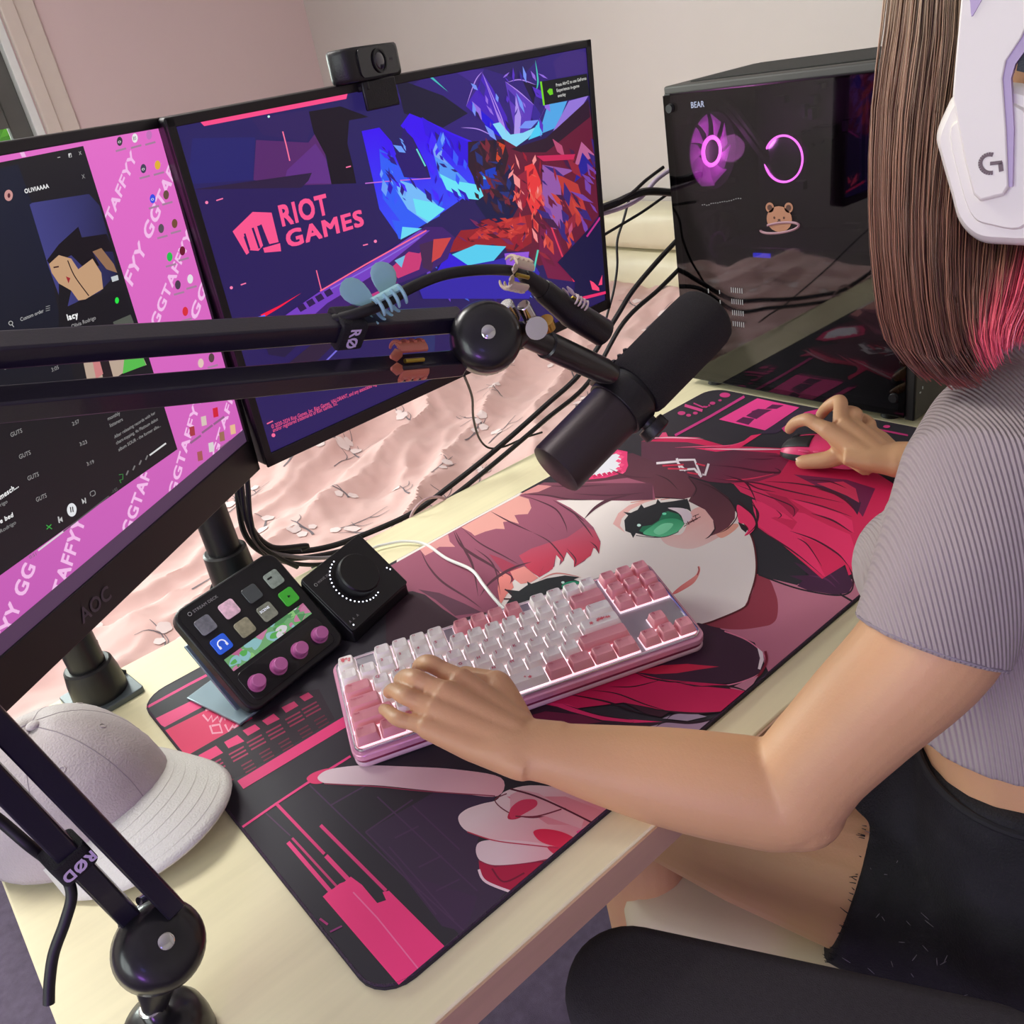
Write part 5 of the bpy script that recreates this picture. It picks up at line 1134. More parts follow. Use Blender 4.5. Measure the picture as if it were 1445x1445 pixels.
# second piece: cord at the lower end of the arm, under the strap
lc = thing('loose_cable', 'short thick black cable hanging from the strap on the lower arm bar', 'cable', dep(75, 1300, .52))
P = [dep(-40, 1130, .50), dep(0, 1158, .51), dep(40, 1192, .515), dep(70, 1215, .53), dep(90, 1232, .53), dep(101, 1262, .53), dep(92, 1300, .53), dep(76, 1345, .53), dep(70, 1385, .53), dep(69, 1416, .53)]
MB().tube(vcr(P, 8), .0034, 12).build('cord', m_cord, lc)

# ================================================================== claw clips
def claw(name, label, c, along, up, col, s=1., wings=1, both=True, group=None):
    """small hair claw: along = the gripped bar, up = where the wings point"""
    M = frame(c, along, up) @ Matrix.Scale(s, 4); t = thing(name, label, 'hair clip', frame(c, along, up), group)
    m = mat('clip_'+'_'.join(map(str, col)), col, .35, coat=.3)
    for sg in ((1, -1) if both else (1,)):
        mb = MB(M)
        # curved back plate
        R = []
        for i in range(7):
            x = -.009+.018*i/6
            R.append([(x, sg*(.0052+.0050*sin(a_)), .0015+.0058*cos(a_)) for a_ in [pi*k/7 for k in range(4)]]+[(x, sg*(.0040+.0046*sin(a_)), .0010+.0050*cos(a_)) for a_ in [pi*(3-k)/7 for k in range(4)]])
        mb.ring(R); mb.build('jaw', m, t, bevel=.0003)
        for i in range(4):
            x = -.0075+.005*i
            MB(M).tube([V((x, sg*(.0052+.0050*sin(a_)), .0015+.0062*cos(a_))) for a_ in [pi*(.30+.62*k/8) for k in range(9)]], [.0011]*6+[.0010, .0009, .0006], 7).build('prong', m, t)
        if wings and sg > 0:
            for x, a0 in ((-.0062, -.5), (.0062, .5)):
                mb = MB(M @ Matrix.Translation((x*.75, sg*.0045, .0050)) @ Matrix.Rotation(a0*.9, 4, 'Y')); o = []
                for k in range(16):
                    t_ = 2*pi*k/16; o.append((.0072*cos(t_)*(1+.28*sin(t_)), .0100+.0100*sin(t_)))
                mb.ring([[(q[0]*k_, z_, q[1]*k_+.0004) for q in o] for z_, k_ in ((-.0007, .9), (-.0002, 1), (.0002, 1), (.0007, .9))]); mb.build('wing', m, t)
        elif not wings:
            MB(M).sweep([((-.008, sg*.004, .006), .002, .001), ((-.013, sg*.0035, .0085), .0035, .0011), ((-.018, sg*.003, .011), .001, .0006)], 10).build('finger_tab', m, t)
    MB(M).cyl((-.006, 0, .0062), (.006, 0, .0062), .0013).build('spring', mat('spring_gold', (170, 150, 60), .3, metal=.8), t)
    return t
UPv = V(zr); al = (u1a-u1b).normalized()
c1 = dep(547, 432, .600); claw('claw_clip', 'light blue butterfly claw clip gripping the microphone cable', c1, dep(570, 412, .61)-dep(530, 434, .60), dep(527, 398, .598)-dep(547, 432, .600), (150, 200, 210), 1.25)
c2 = dep(727, 386, .664); t2 = dep(742, 390, .68)-dep(700, 380, .65); claw('claw_clip', 'cream claw clip gripping the microphone cable beside its plug', c2, t2, V((-.5, -.85, .1)), (222, 204, 176), 1.2, wings=0)
c3 = dep(575, 508, .632); claw('claw_clip', 'orange brown claw clip gripping the lower of the two arm bars', c3, (u2a-u2b), V((-.35, -.9, .2)), (196, 112, 88), 1.35, wings=0)
c4 = dep(812, 430, .715); claw('claw_clip', 'tiny pale clip half hidden behind the cable plug', c4, d-c, V((.2, .3, .9)), (222, 204, 196), .8, wings=0)
# ================================================================== cables behind the monitors and along the desk edge
def plane_pts(pts, y, lift=0): return [onp(x, yy, V((0, y, 0)), V((0, 1, 0))) for x, yy in pts]
def cable(label, pts, r, y=.608, col=(26, 25, 28), mname='black_cord', group='cables hanging behind the desk', n=8, ys=None):
    P = [onp(x, yy, V((0, (ys[i] if ys else y), 0)), V((0, 1, 0))) for i, (x, yy) in enumerate(pts)]
    t = thing('cable', label, 'cable', P[0], group)
    MB().tube(vcr(P, n), r, 8).build('cord', mat(mname, col, .5), t)
cable('long black cable from the tower back, upper of the pair over the bedding', [(962, 332), (930, 366), (893, 410), (868, 450), (820, 525), (770, 572), (700, 634), (640, 682), (585, 722), (520, 752), (462, 772), (410, 778), (375, 768), (352, 740), (342, 700), (338, 640)], .0042)
cable('long black cable from the tower back, lower of the pair over the bedding', [(966, 372), (930, 408), (880, 455), (830, 540), (770, 592), (702, 650), (640, 700), (590, 738), (520, 765), (462, 782), (405, 788), (368, 778), (345, 752), (336, 705), (333, 640)], .0038, y=.60)
cable('thin black cable lying along the back edge of the desk top', [(870, 595), (830, 606), (776, 640), (740, 658), (700, 675), (650, 705), (600, 728), (560, 748), (520, 770), (470, 800), (440, 800)], .0022, y=.602)
cable('thin black cable dropping from the microphone arm joint to the bedding', [(655, 530), (666, 560), (668, 590), (676, 618), (690, 632), (712, 630), (740, 618), (765, 610)], .0016, ys=[.40, .46, .52, .57, .61, .62, .62, .62])
cable('thick black cable running from the main monitor to the tower back', [(846, 295), (870, 286), (892, 276), (915, 270), (950, 272)], .0062, y=.60)
cable('thin black cable from the monitor up to the tower back corner', [(872, 285), (892, 272), (912, 254), (936, 236)], .0028, y=.595)
cable('pale lilac cable from the monitor up to the tower back', [(846, 303), (880, 292), (905, 278), (925, 255), (945, 240)], .0036, y=.605, col=(200, 184, 206), mname='lilac_cord')
cable('thin black cable from the monitor sloping to the tower under the thick one', [(848, 334), (880, 315), (905, 300), (928, 284), (950, 268)], .0024, y=.61)
cable('thin black cable hanging straight down beside the cream headboard', [(888, 280), (880, 310), (871, 340), (871, 375), (866, 410), (858, 440), (850, 470)], .0020, y=.615)
cable('black cable bending down to the left of the second pole', [(290, 640), (285, 700), (286, 730), (298, 765), (306, 790), (308, 812), (301, 832), (298, 850)], .0045, y=.585)
cable('black cable hugging the right of the second pole', [(346, 640), (350, 690), (353, 730), (362, 762), (384, 782), (420, 800)], .0034, y=.575)
cable('black cable drooping below the pair behind the audio box', [(338, 640), (342, 700), (348, 735), (364, 768), (392, 790), (440, 797), (490, 790), (530, 776)], .0030, y=.585)
cable('grey cable drooping below the pair behind the audio box', [(340, 650), (344, 710), (354, 752), (378, 776), (420, 786), (470, 786), (520, 772), (560, 750)], .0026, y=.59, col=(150, 142, 150), mname='grey_cord')
cable('black cable in the bundle at the foot of the second pole', [(330, 650), (338, 700), (354, 745), (384, 772), (432, 770), (425, 776)], .0036, y=.59)
cable('pinkish cable tie looping out of the bundle on the desk edge', [(576, 745), (583, 722), (600, 705), (622, 702), (640, 712), (650, 722)], .0022, y=.598, col=(196, 160, 164), mname='pink_cord')
cable('flat black cable hanging beside the first pole', [(132, 905), (140, 925), (152, 940), (166, 948), (176, 950)], .0042, y=.57)

# ================================================================== cap
CO = V((-.100, .378, .0035)); fd = V((.52, -.85, 0)).normalized(); CM = frame(CO, fd, (0, 0, 1))
cap = thing('baseball_cap', 'pale grey baseball cap lying on the desk at the left corner', 'cap', CM)
m_cap = mat('cap_felt', (196, 186, 184), .9, var=.07, scale=25, bump=.5, bscale=500, sheen=.3)
m_brim = mat('cap_brim', (222, 220, 212), .85, var=.03, scale=25, bump=.4, bscale=500, sheen=.2)
mb = MB(CM); R = []; n = 48
def crown(t, a, g=0):
    """t 0 rim..1 top"""
    r = (1-t**2.3)**.5; x = .094*r*cos(a)-.004*t; y = .080*r*sin(a); z = .104*t**.92+.004
    k = abs(((a/(pi/3)) % 1)-.5)*2; seam = max(0, (k-.93)/.07)*.0012
    w = 1+.03*sin(3*a+2*t)+.018*fbm(x*18, y*18, t*3)-seam*10*(1 if t < .97 else 0)
    if cos(a) < -.4: w += .05*sin(t*9+a*3)*(1-t)
    return V((x*w, y*w, z*(1+.02*sin(2*a))))
for j in range(25):
    t = min(.9995, j/24); R.append([crown(t, 2*pi*k/n) for k in range(n)])
mb.ring(R, cap=False); mb.add(R[-1], [list(range(n))]); cw_ = mb.build('crown', m_cap, cap, solid=.0016, angle=80)
for i in range(3):
    a = i*pi/3+pi/3*.0; P = [crown(min(.999, k/24), a)*1.004 for k in range(2, 25)]+[crown(min(.999, k/24), a+pi)*1.004 for k in range(24, 1, -1)]
    MB(CM).tube(P, .0007, 5).build('seam', mat('seam_grey', (150, 140, 144), .9), cw_)
MB(CM).ball(crown(.999, 0)+V((0, 0, .001)), (.006, .006, .003)).build('top_button', m_cap, cw_)
for i in range(6):
    a = i*pi/3+pi/6; p = crown(.80, a); 
    q = (crown(.80, a+.01)-p).cross(crown(.82, a)-p).normalized()
    MB(CM).tube([p+q*.0008+(q.orthogonal().normalized()*cos(b)+q.cross(q.orthogonal()).normalized()*sin(b))*.0026 for b in [k*pi/5 for k in range(11)]], .0006, 5).build('eyelet', m_cap, cw_)
mb = MB(CM); T = []; Bm = []; nu, nv = 24, 10
def brim(u, v):
    a = (u*2-1)*1.16; x0, y0 = .088*cos(a)-.004, .078*sin(a); L = .080*max(.0, cos(a*1.30))**.30
    y = y0*(1+v*.18); x = x0+L*v; return V((x, y, .014+.022*(1-(y/.082)**2)*(1-.15*v)-.006*v-.008*v*v))
for j in range(nv+1): T.append([brim(i/nu, j/nv) for i in range(nu+1)])
vs = [p for r_ in T for p in r_]; mb.add(vs, [(j*(nu+1)+i, j*(nu+1)+i+1, (j+1)*(nu+1)+i+1, (j+1)*(nu+1)+i) for j in range(nv) for i in range(nu)])
br = mb.build('brim', m_brim, cap, solid=.0034, angle=80)
for k in range(5):
    v = .25+.15*k; MB(CM).tube([brim(.06+.88*i/30, v)+V((0, 0, .0018)) for i in range(31)], .0003, 4).build('brim_stitching', mat('stitch_pale', (216, 214, 206), .9), br)
MB(CM).sweep([((-.088, -.04, .022), .016, .003), ((-.102, 0, .030), .018, .003), ((-.088, .04, .022), .016, .003)], 12, (0, 0, 1)).build('back_strap', m_cap, cap)

# ================================================================== chair
CP = onz(884, 1284, -.268); cf = V((-.40, .917, 0)); crt = V((.917, .40, 0))
ch = thing('desk_chair', 'chair with cream padded seat and a broad dark grey armrest', 'chair', (CP.x+.1, CP.y-.2, FZ))
SMt = frame(V((CP.x, CP.y, -.268)), crt, (0, 0, 1))
m_seat = mat('cream_seat', (212, 198, 166), .55, var=.03, bump=.1, bscale=60)
m_armp = mat('armrest_fabric', (52, 49, 52), .9, bump=.5, bscale=900, var=.12, scale=300)
mb = MB(SMt); R = []
for z, k in ((-.055, .97), (-.045, 1.0), (-.02, 1.0), (-.004, .985), (.004, .95), (.008, .85)):
    R.append([(x, y, z+(0 if z < 0 else 0)) for x, y in rrect(.46*k, .45*k, .05, 6, .215, -.21)])
mb.ring(R); mb.build('seat_cushion', m_seat, ch, angle=60)
MB(SMt).prism(rrect(.44, .43, .05, 6, .215, -.215), -.070, -.055).build('seat_gap', mat('seat_gap_shadow', (44, 52, 46), .6), ch)  # dark strip painted in for the shadow between cushion and base
MB(SMt).prism(rrect(.455, .445, .05, 6, .215, -.205), -.125, -.070).build('seat_base', mat('pink_beige_base', (206, 180, 172), .55), ch, bevel=.01)
a0 = onz(868, 1304, -.095); a1 = onz(1395, 1405, -.085); ad = (a1-a0); ad.z = 0; ad.normalize(); pr_ = V((ad.y, -ad.x, 0)); 
if pr_.dot(CAMC-a0) < 0: pr_ = -pr_
AM = frame(V((a0.x, a0.y, -.092))+pr_*.048-ad*.012, ad, (0, 0, 1))
mb = MB(AM); R = []
for z, k in ((-.040, .80), (-.036, .92), (-.022, 1), (-.010, 1), (-.003, .97), (.001, .90), (.003, .75)):
    R.append([(.165+x*(1-(1-k)*.35), y*k, z) for x, y in rrect(.36, .105, .05, 8, 0, 0)])
mb.ring(R); mb.build('armrest', m_armp, ch, angle=70)
c = AM @ V((.16, 0, -.04)); MB().box((c.x, c.y, (c.z-.35)/2-.02), (.05, .03, .30)).build('armrest_post', m_black, ch, bevel=.006)
sc_ = SMt @ V((.215, -.21, 0))
MB().box(((c.x+sc_.x)/2, (c.y+sc_.y)/2, -.39), (abs(c.x-sc_.x)+.06, .05, .02)).build('armrest_bracket', m_black, ch)
MB().cyl((sc_.x, sc_.y, -.37), (sc_.x, sc_.y, FZ+.08), .028).build('gas_lift', m_black, ch)
for k in range(5):
    a = k*2*pi/5; p = V((sc_.x, sc_.y, FZ+.09)); q = p+V((cos(a)*.28, sin(a)*.28, -.03))
    MB().sweep([(p, .022, .016), (q, .014, .010)], 10).build('base_leg', m_black, ch); MB().cyl(q+V((0, -.012, -.033)), q+V((0, .012, -.033)), .026).build('castor', m_dark, ch)
# ================================================================== the person at the desk
m_skin = mat('skin', (214, 165, 122), .5, sub=.12, var=.05, scale=9, bump=.12, bscale=400)
f = V((-.09, .996, 0)); rt = V((.996, .09, 0)); H = V((.662, -.092, .462))
pe = thing('person', 'person in grey ribbed shirt and black shorts, one hand on keyboard, other on mouse', 'person', (.56, -.2, -.24))
def remesh(v, sm=6, fac=.5):
    def g(o):
        q = o.modifiers.new('remesh', 'REMESH'); q.mode = 'VOXEL'; q.voxel_size = v; q.use_smooth_shade = True
        q = o.modifiers.new('smooth', 'SMOOTH'); q.factor = fac; q.iterations = sm
    return g
mb = MB()
# torso (under the shirt)
tor = [((.56, -.23, -.28), .150, .105), ((.565, -.225, -.20), .158, .108), ((.575, -.20, -.10), .126, .096), ((.58, -.192, -.03), .126, .097), ((.60, -.165, .07), .130, .095), ((.615, -.155, .16), .135, .085), ((.628, -.150, .235), .135, .066), ((.632, -.14, .285), .075, .05), ((.634, -.132, .33), .047, .049), ((.632, -.12, .39), .046, .048)]
mb.sweep(tor, 28, f)
# head with face features (mostly behind hair)
mb.ball(H+V((0, -.01, .02)), (.073, .092, .085), nu=28, nv=18); mb.ball(H+f*.030+V((0, 0, -.05)), (.052, .055, .055)); mb.ball(H+f*.055+V((0, 0, -.085)), (.025, .022, .022))
mb.sweep([(H+f*.082+V((0, 0, .025)), .008, .008), (H+f*.098+V((0, 0, -.002)), .011, .010), (H+f*.088+V((0, 0, -.016)), .013, .008)], 12)
mb.ball(H+f*.083+V((0, 0, -.040)), (.022, .010, .0055)); mb.ball(H+f*.082+V((0, 0, -.049)), (.019, .010, .006))
for s in (-1, 1): mb.ball(H+rt*s*.074+V((0, -.01, -.005)), (.008, .018, .028)); mb.ball(H+f*.062+rt*s*.03+V((0, 0, -.02)), (.024, .02, .02))
# left arm
W1 = V((.197, .066, .056)); E1 = V((.327, -.100, .012)); S1 = V((.470, -.172, .235))
fa = E1-W1
def lerp(a, b, t): return a.lerp(b, t)
HEM = dep(1312, 908, .632); ua = S1-E1; nA = (W1-E1).cross(S1-E1).normalized()
def limb(st, up, n=28, k=5):
    Q = cr([tuple(p)+(a, b) for p, a, b in st], k); mb.sweep([(V(q[:3]), q[3], q[4], up) for q in Q], n)
limb([(lerp(W1, E1, -.16), .010, .020), (lerp(W1, E1, -.06), .0165, .0255), (lerp(W1, E1, .06), .0205, .0272), (lerp(W1, E1, .3)+V((0, 0, -.004)), .031, .0335), (lerp(W1, E1, .58)+V((0, 0, -.006)), .040, .0400), (lerp(W1, E1, .84)+V((0, 0, -.006)), .0435, .0425),
      (E1+V((0, 0, -.002)), .043, .042), (lerp(E1, HEM, .24), .0415, .0415), (lerp(E1, HEM, .55), .0440, .0435), (HEM, .0480, .047), (lerp(HEM, S1, .5), .050, .050), (S1, .051, .051), (S1+ua*.08, .04, .04)], nA)
mb.ball(E1+V((.004, -.008, -.010)), (.0375, .0375, .036))
mb.sweep([(S1, .045, .045), ((.56, -.155, .245), .05, .05)], 20)
# left hand
def finger(P, R, n=12):
    Q = vcr(P, 5); m = len(P)-1; rr = []
    for i in range(len(Q)):
        t = i/5; k = min(int(t), m-1); rr.append(R[k]+(R[k+1]-R[k])*(t-k))
    e = (Q[-1]-Q[-2]).normalized(); Q2 = Q+[Q[-1]+e*rr[-1]*.55, Q[-1]+e*rr[-1]*.85]; rr2 = rr+[rr[-1]*.8, rr[-1]*.45]
    mb.tube(Q2, rr2, n)
mcp = [onz(647, 957, .083), onz(624, 975, .086), onz(610, 998, .081), onz(598, 1024, .073)]
wr = [W1+V((.012, .010, .004)), W1+V((.004, .004, .006)), W1+V((-.004, -.004, .004)), W1+V((-.012, -.012, -.001))]
for i, (a, b) in enumerate(zip(wr, mcp)):
    r0 = .0145; r1 = (.0115, .0115, .0108, .0102)[i]
    mb.tube([a-(b-a)*.12, a, lerp(a, b, .5)+V((0, 0, -.001)), b], [r0*.9, r0, .0135, r1], 14)
mb.sweep([(lerp(W1, E1, .16), .0290, .0235), (lerp(W1, E1, .05), .0285, .0205), (W1, .0285, .018), (lerp(W1, onz(622, 985, .070), .25), .032, .016), (lerp(W1, onz(622, 985, .070), .5), .0345, .015), (onz(622, 985, .068), .034, .011)], 24, (0, 0, 1))
fing = [((606, 936, .087), (594, 938, .073), (589, 948, .058)), ((586, 957, .090), (572, 955, .074), (564, 960, .058)), ((571, 982, .085), (556, 974, .070), (549, 977, .055)), ((561, 1014, .074), (548, 1004, .062), (541, 1001, .051))]
nails = []
for i, (b, q) in enumerate(zip(mcp, fing)):
    p = [onz(*t) for t in q]; r = (.0082, .0082, .0078, .0069)[i]
    finger([b, lerp(b, p[0], .5), p[0], p[1], p[2]], [r*1.22, r*1.02, r*1.04, r*.92, r*.80]); nails.append((p[1], p[2], r*.74))
th = [W1+V((.012, .012, -.002)), onz(706, 972, .064), onz(694, 962, .060), onz(672, 957, .055), onz(655, 952, .053)]
finger(th, [.0165, .0135, .0105, .0098, .0088])
mb.sweep([(W1+V((.010, .010, .0)), .014, .014), (onz(698, 974, .062), .014, .012), (onz(660, 962, .070), .010, .010)], 14)
# right arm and hand on the mouse
W2 = V((.835, .105, .038)); E2 = V((.955, -.105, .01)); S2 = V((.80, -.135, .232))
mb.sweep([(lerp(W2, E2, -.20), .020, .010), (lerp(W2, E2, -.08), .0255, .0165), (lerp(W2, E2, .08), .027, .020), (lerp(W2, E2, .35), .032, .029), (lerp(W2, E2, .8), .039, .037), (E2, .038, .036), (lerp(W2, E2, 1.1), .03, .03)], 24, (0, 0, 1))
mb.sweep([(lerp(E2, S2, -.1), .034, .034), (lerp(E2, S2, .1), .040, .040), (lerp(E2, S2, .5), .043, .043), (S2, .049, .048), (lerp(E2, S2, 1.1), .04, .04)], 24, (1, 0, 0))
mb.sweep([(S2, .045, .045), ((.69, -.15, .245), .05, .05)], 20)
m2 = [onz(1166, 606, .066), onz(1187, 598, .069), onz(1205, 601, .064), onz(1222, 612, .055)]
w2 = [W2+V((-.013, .010, .002)), W2+V((-.004, .008, .005)), W2+V((.005, .005, .003)), W2+V((.013, 0, -.003))]
for i, (a, b) in enumerate(zip(w2, m2)):
    mb.tube([a-(b-a)*.15, a, lerp(a, b, .5), b], [.0135, .0145, .0138, (.0115, .0115, .0108, .010)[i]], 14)
mb.sweep([(lerp(W2, E2, .14), .0290, .0235), (lerp(W2, E2, .04), .0285, .0205), (W2, .0285, .017), (lerp(W2, onz(1195, 605, .050), .5), .034, .0145), (onz(1192, 606, .050), .032, .012)], 20, (0, 0, 1))
f2 = [((1139, 592, .072), (1122, 597, .060), (1114, 606, .044)), ((1185, 566, .084), (1168, 574, .070), (1158, 586, .050)), ((1208, 584, .072), (1196, 580, .058), (1186, 584, .040)), ((1228, 598, .055), (1218, 590, .042), (1206, 590, .026))]
for i, (b, q) in enumerate(zip(m2, f2)):
    p = [onz(*t) for t in q]; r = (.0092, .0094, .0088, .0078)[i]
    finger([b, lerp(b, p[0], .5), p[0], p[1], p[2]], [r*1.2, r, r*.98, r*.88, r*.78]); nails.append((p[1], p[2], r*.78))
mb.sweep([(W2+V((-.012, .014, .004)), .016, .014), (onz(1190, 626, .044), .018, .010), (onz(1172, 612, .056), .010, .010)], 14)
finger([W2+V((-.016, .012, -.004)), onz(1194, 640, .032), onz(1170, 648, .024), onz(1146, 651, .018), onz(1132, 652, .015)], [.0160, .0150, .0118, .0104, .0094])
nails.append((onz(1146, 651, .018), onz(1132, 652, .015), .0092))
# thighs, knees, shins
HP = V((.505, -.225, -.222)); KN = onz(898, 1126, -.160); HM = lerp(HP, KN, .5)
mb.sweep([(HP, .084, .080), (lerp(HP, KN, .35), .078, .076), (lerp(HP, KN, .7), .067, .066), (lerp(HP, KN, .95), .053, .050), (lerp(HP, KN, 1.08), .038, .036)], 28, (0, 0, 1))
FT = V((KN.x-.005, KN.y+.02, FZ+.07))
mb.sweep([(KN+V((0, 0, -.0)), .048, .048), (lerp(KN, FT, .3), .047, .050), (lerp(KN, FT, .7), .036, .038), (FT, .030, .032)], 24, (0, 1, 0))
mb.sweep([(FT+V((0, -.03, -.02)), .028, .026), (FT+V((-.01, .05, -.035)), .036, .022), (FT+V((-.02, .14, -.052)), .034, .012)], 18, (0, 0, 1))
HP2 = V((.655, -.21, -.205)); KN2 = V((.665, .16, -.17)); F2 = V((.67, .20, FZ+.07))
mb.sweep([(HP2, .078, .068), (lerp(HP2, KN2, .5), .066, .060), (KN2, .052, .050), (KN2+V((0, .03, 0)), .038, .036)], 24, (0, 0, 1))
mb.sweep([(KN2, .048, .048), (lerp(KN2, F2, .3), .047, .050), (F2, .030, .032)], 20, (0, 1, 0)); mb.sweep([(F2+V((0, -.03, -.02)), .028, .026), (F2+V((0, .14, -.052)), .034, .012)], 16, (0, 0, 1))
body = mb.build('body', m_skin, pe, post=remesh(.0021, 5, .5))
# nails
m_nail = mat('nail', (240, 196, 186), .2, coat=.5)
for a, b, r in nails:
    d = (b-a).normalized(); u = (V((0, 0, 1))-d*d.z)
    if u.length < .2: u = V((-.5, -.3, .6))
    u = (u-d*u.dot(d)).normalized(); M = frame(b+d*r*.25+u*r*.62, d, u)
    MB(M).ball((0, 0, 0), (r*.62, r*.52, r*.16), nu=12, nv=8).build('fingernail', m_nail, pe)
# eyes
for s in (-1, 1): MB().ball(H+f*.072+rt*s*.031+V((0, 0, .012)), .0115).build('eye', mat('eye_white', (230, 226, 220), .2), pe)
# ---- shirt
def cloth_mat(name, col, sc, rough=.9):
    m = mat(name, col, rough, var=.05, scale=14, sheen=.15); nt = m.node_tree; b = nt.nodes['Principled BSDF']
    tc = nt.nodes.new('ShaderNodeTexCoord'); w = nt.nodes.new('ShaderNodeTexWave'); w.wave_type = 'BANDS'; w.bands_direction = 'DIAGONAL'
    mp = nt.nodes.new('ShaderNodeMapping'); mp.inputs['Scale'].default_value = (1, -.9, .12)
    nt.links.new(tc.outputs['Object'], mp.inputs[0]); nt.links.new(mp.outputs[0], w.inputs[0]); w.inputs['Scale'].default_value = sc; w.inputs['Distortion'].default_value = .4; w.inputs['Detail'].default_value = 1
    bp = nt.nodes.new('ShaderNodeBump'); bp.inputs['Strength'].default_value = .8; bp.inputs['Distance'].default_value = .0016
    nt.links.new(w.outputs[1], bp.inputs['Height']); nt.links.new(bp.outputs[0], b.inputs['Normal']); return m
m_shirt = cloth_mat('ribbed_grey_cotton', (170, 156, 155), 150)
mb = MB()
st = [((.58, -.188, -.022), .137, .108), ((.583, -.186, .0), .137, .107), ((.60, -.168, .06), .142, .108), ((.615, -.155, .15), .146, .098), ((.628, -.150, .225), .150, .080), ((.632, -.142, .275), .11, .062), ((.634, -.136, .305), .062, .056)]
mb.sweep(st, 32, f)
for c in ((.566, -.082, .088), (.690, -.072, .088)): mb.ball(c, (.057, .062, .062), nu=24, nv=16)
mb.sweep([((.565, -.11, .06), .06, .05), ((.575, -.09, .14), .055, .045), ((.59, -.12, .22), .05, .04)], 20, f); mb.sweep([((.69, -.10, .06), .06, .05), ((.685, -.08, .14), .055, .045), ((.67, -.11, .22), .05, .04)], 20, f)
mb.sweep([(HEM, .0545, .0545), (lerp(HEM, S1, .15), .0545, .0545), (lerp(HEM, S1, .6), .057, .058), (S1+V((.004, 0, .006)), .061, .060), ((.535, -.158, .245), .062, .058), ((.60, -.15, .245), .06, .055)], 28, (0, 0, 1))
hm2 = lerp(S2, E2, .5)
mb.sweep([(hm2, .052, .052), (lerp(hm2, S2, .5), .055, .055), (S2, .060, .058), ((.72, -.15, .245), .062, .055), ((.64, -.15, .245), .06, .055)], 24, (1, 0, 0))
sh = mb.build('shirt', m_shirt, pe, post=remesh(.0042, 8, .5))
# sleeve hem, shoulder seam
hx = (S1-HEM).normalized(); uu = V((0, 0, 1)); uu = (uu-hx*uu.dot(hx)).normalized(); ww = hx.cross(uu)
mb = MB()
for o_ in (.0035,): mb.tube([HEM+hx*o_+(ww*cos(a)+uu*sin(a))*.0530 for a in [2*pi*k/40 for k in range(41)]], .0009, 5)
mb.build('sleeve_hem', mat('seam_shirt', (150, 140, 148), .9), sh)
# ---- shorts
m_den = mat('black_denim', (30, 29, 32), .9, var=.35, scale=30, bump=.8, bscale=500)
mb = MB()
mb.sweep([((.575, -.200, -.040), .133, .104), ((.573, -.208, -.10), .146, .112), ((.565, -.225, -.19), .168, .122), ((.56, -.23, -.27), .162, .118)], 32, f)
hemP = lerp(HP, KN, .42)
mb.sweep([((.565, -.15, -.07), .09, .055), ((.53, -.12, -.115), .09, .055), (hemP+V((.03, -.01, .02)), .06, .05)], 24, (0, 0, 1))
mb.sweep([(lerp(HP, KN, -.25)+V((-.01, -.01, -.03)), .10, .095), (HP+V((-.01, 0, -.022)), .10, .098), (lerp(HP, KN, .2)+V((0, 0, -.012)), .092, .090), (hemP+V((0, 0, -.004)), .085, .083)], 28, (0, 0, 1))
mb.sweep([(HP2, .086, .078), (lerp(HP2, KN2, .35), .079, .073)], 28, (0, 0, 1))
so = mb.build('shorts', m_den, pe, post=remesh(.0042, 6, .5))
MB().tube([V((.575, -.200, -.042))+rt*(.1345*cos(a))+f*(.1055*sin(a)) for a in [2*pi*k/48 for k in range(49)]], .0035, 8, cap=False).build('waistband', mat('waistband_black', (24, 23, 26), .8), so)
kd = (KN-HP).normalized(); uu = V((0, 0, 1)); uu = (uu-kd*uu.dot(kd)).normalized(); ww = kd.cross(uu); rg = random.Random(9); mb = MB()
for i in range(150):
    a = rg.uniform(0, 2*pi); p = hemP+V((0, 0, -.004))+ww*.084*cos(a)+uu*.082*sin(a)-kd*.004; l = rg.uniform(.002, .008); o_ = V((rg.uniform(-1, 1), rg.uniform(-1, 1), rg.uniform(-1, 1)))
    mb.tube([p, p+kd*l*.5+o_*l*.15, p+kd*l+o_*l*.35], [.0006, .0005, .0003], 4)
mb.build('frayed_hem', m_den, so, kind='stuff')
mb = MB(); mg = mat('worn_threads', (120, 116, 122), .9)
for i in range(90):
    a = rg.uniform(.6, 3.6); t = rg.uniform(-.05, .4); p = lerp(HP, KN, t)+V((-.008, 0, -.018))*(1-t)+ww*.097*cos(a)*(1-.25*t)+uu*.095*sin(a)*(1-.25*t); dd = (kd*rg.uniform(-1, 1)+ww*rg.uniform(-.6, .6)+uu*rg.uniform(-.6, .6)).normalized()
    mb.tube([p-dd*.003, p, p+dd*rg.uniform(.002, .007)], [.0002, .0004, .0002], 4)
mb.build('worn_threads', mg, so, kind='stuff')

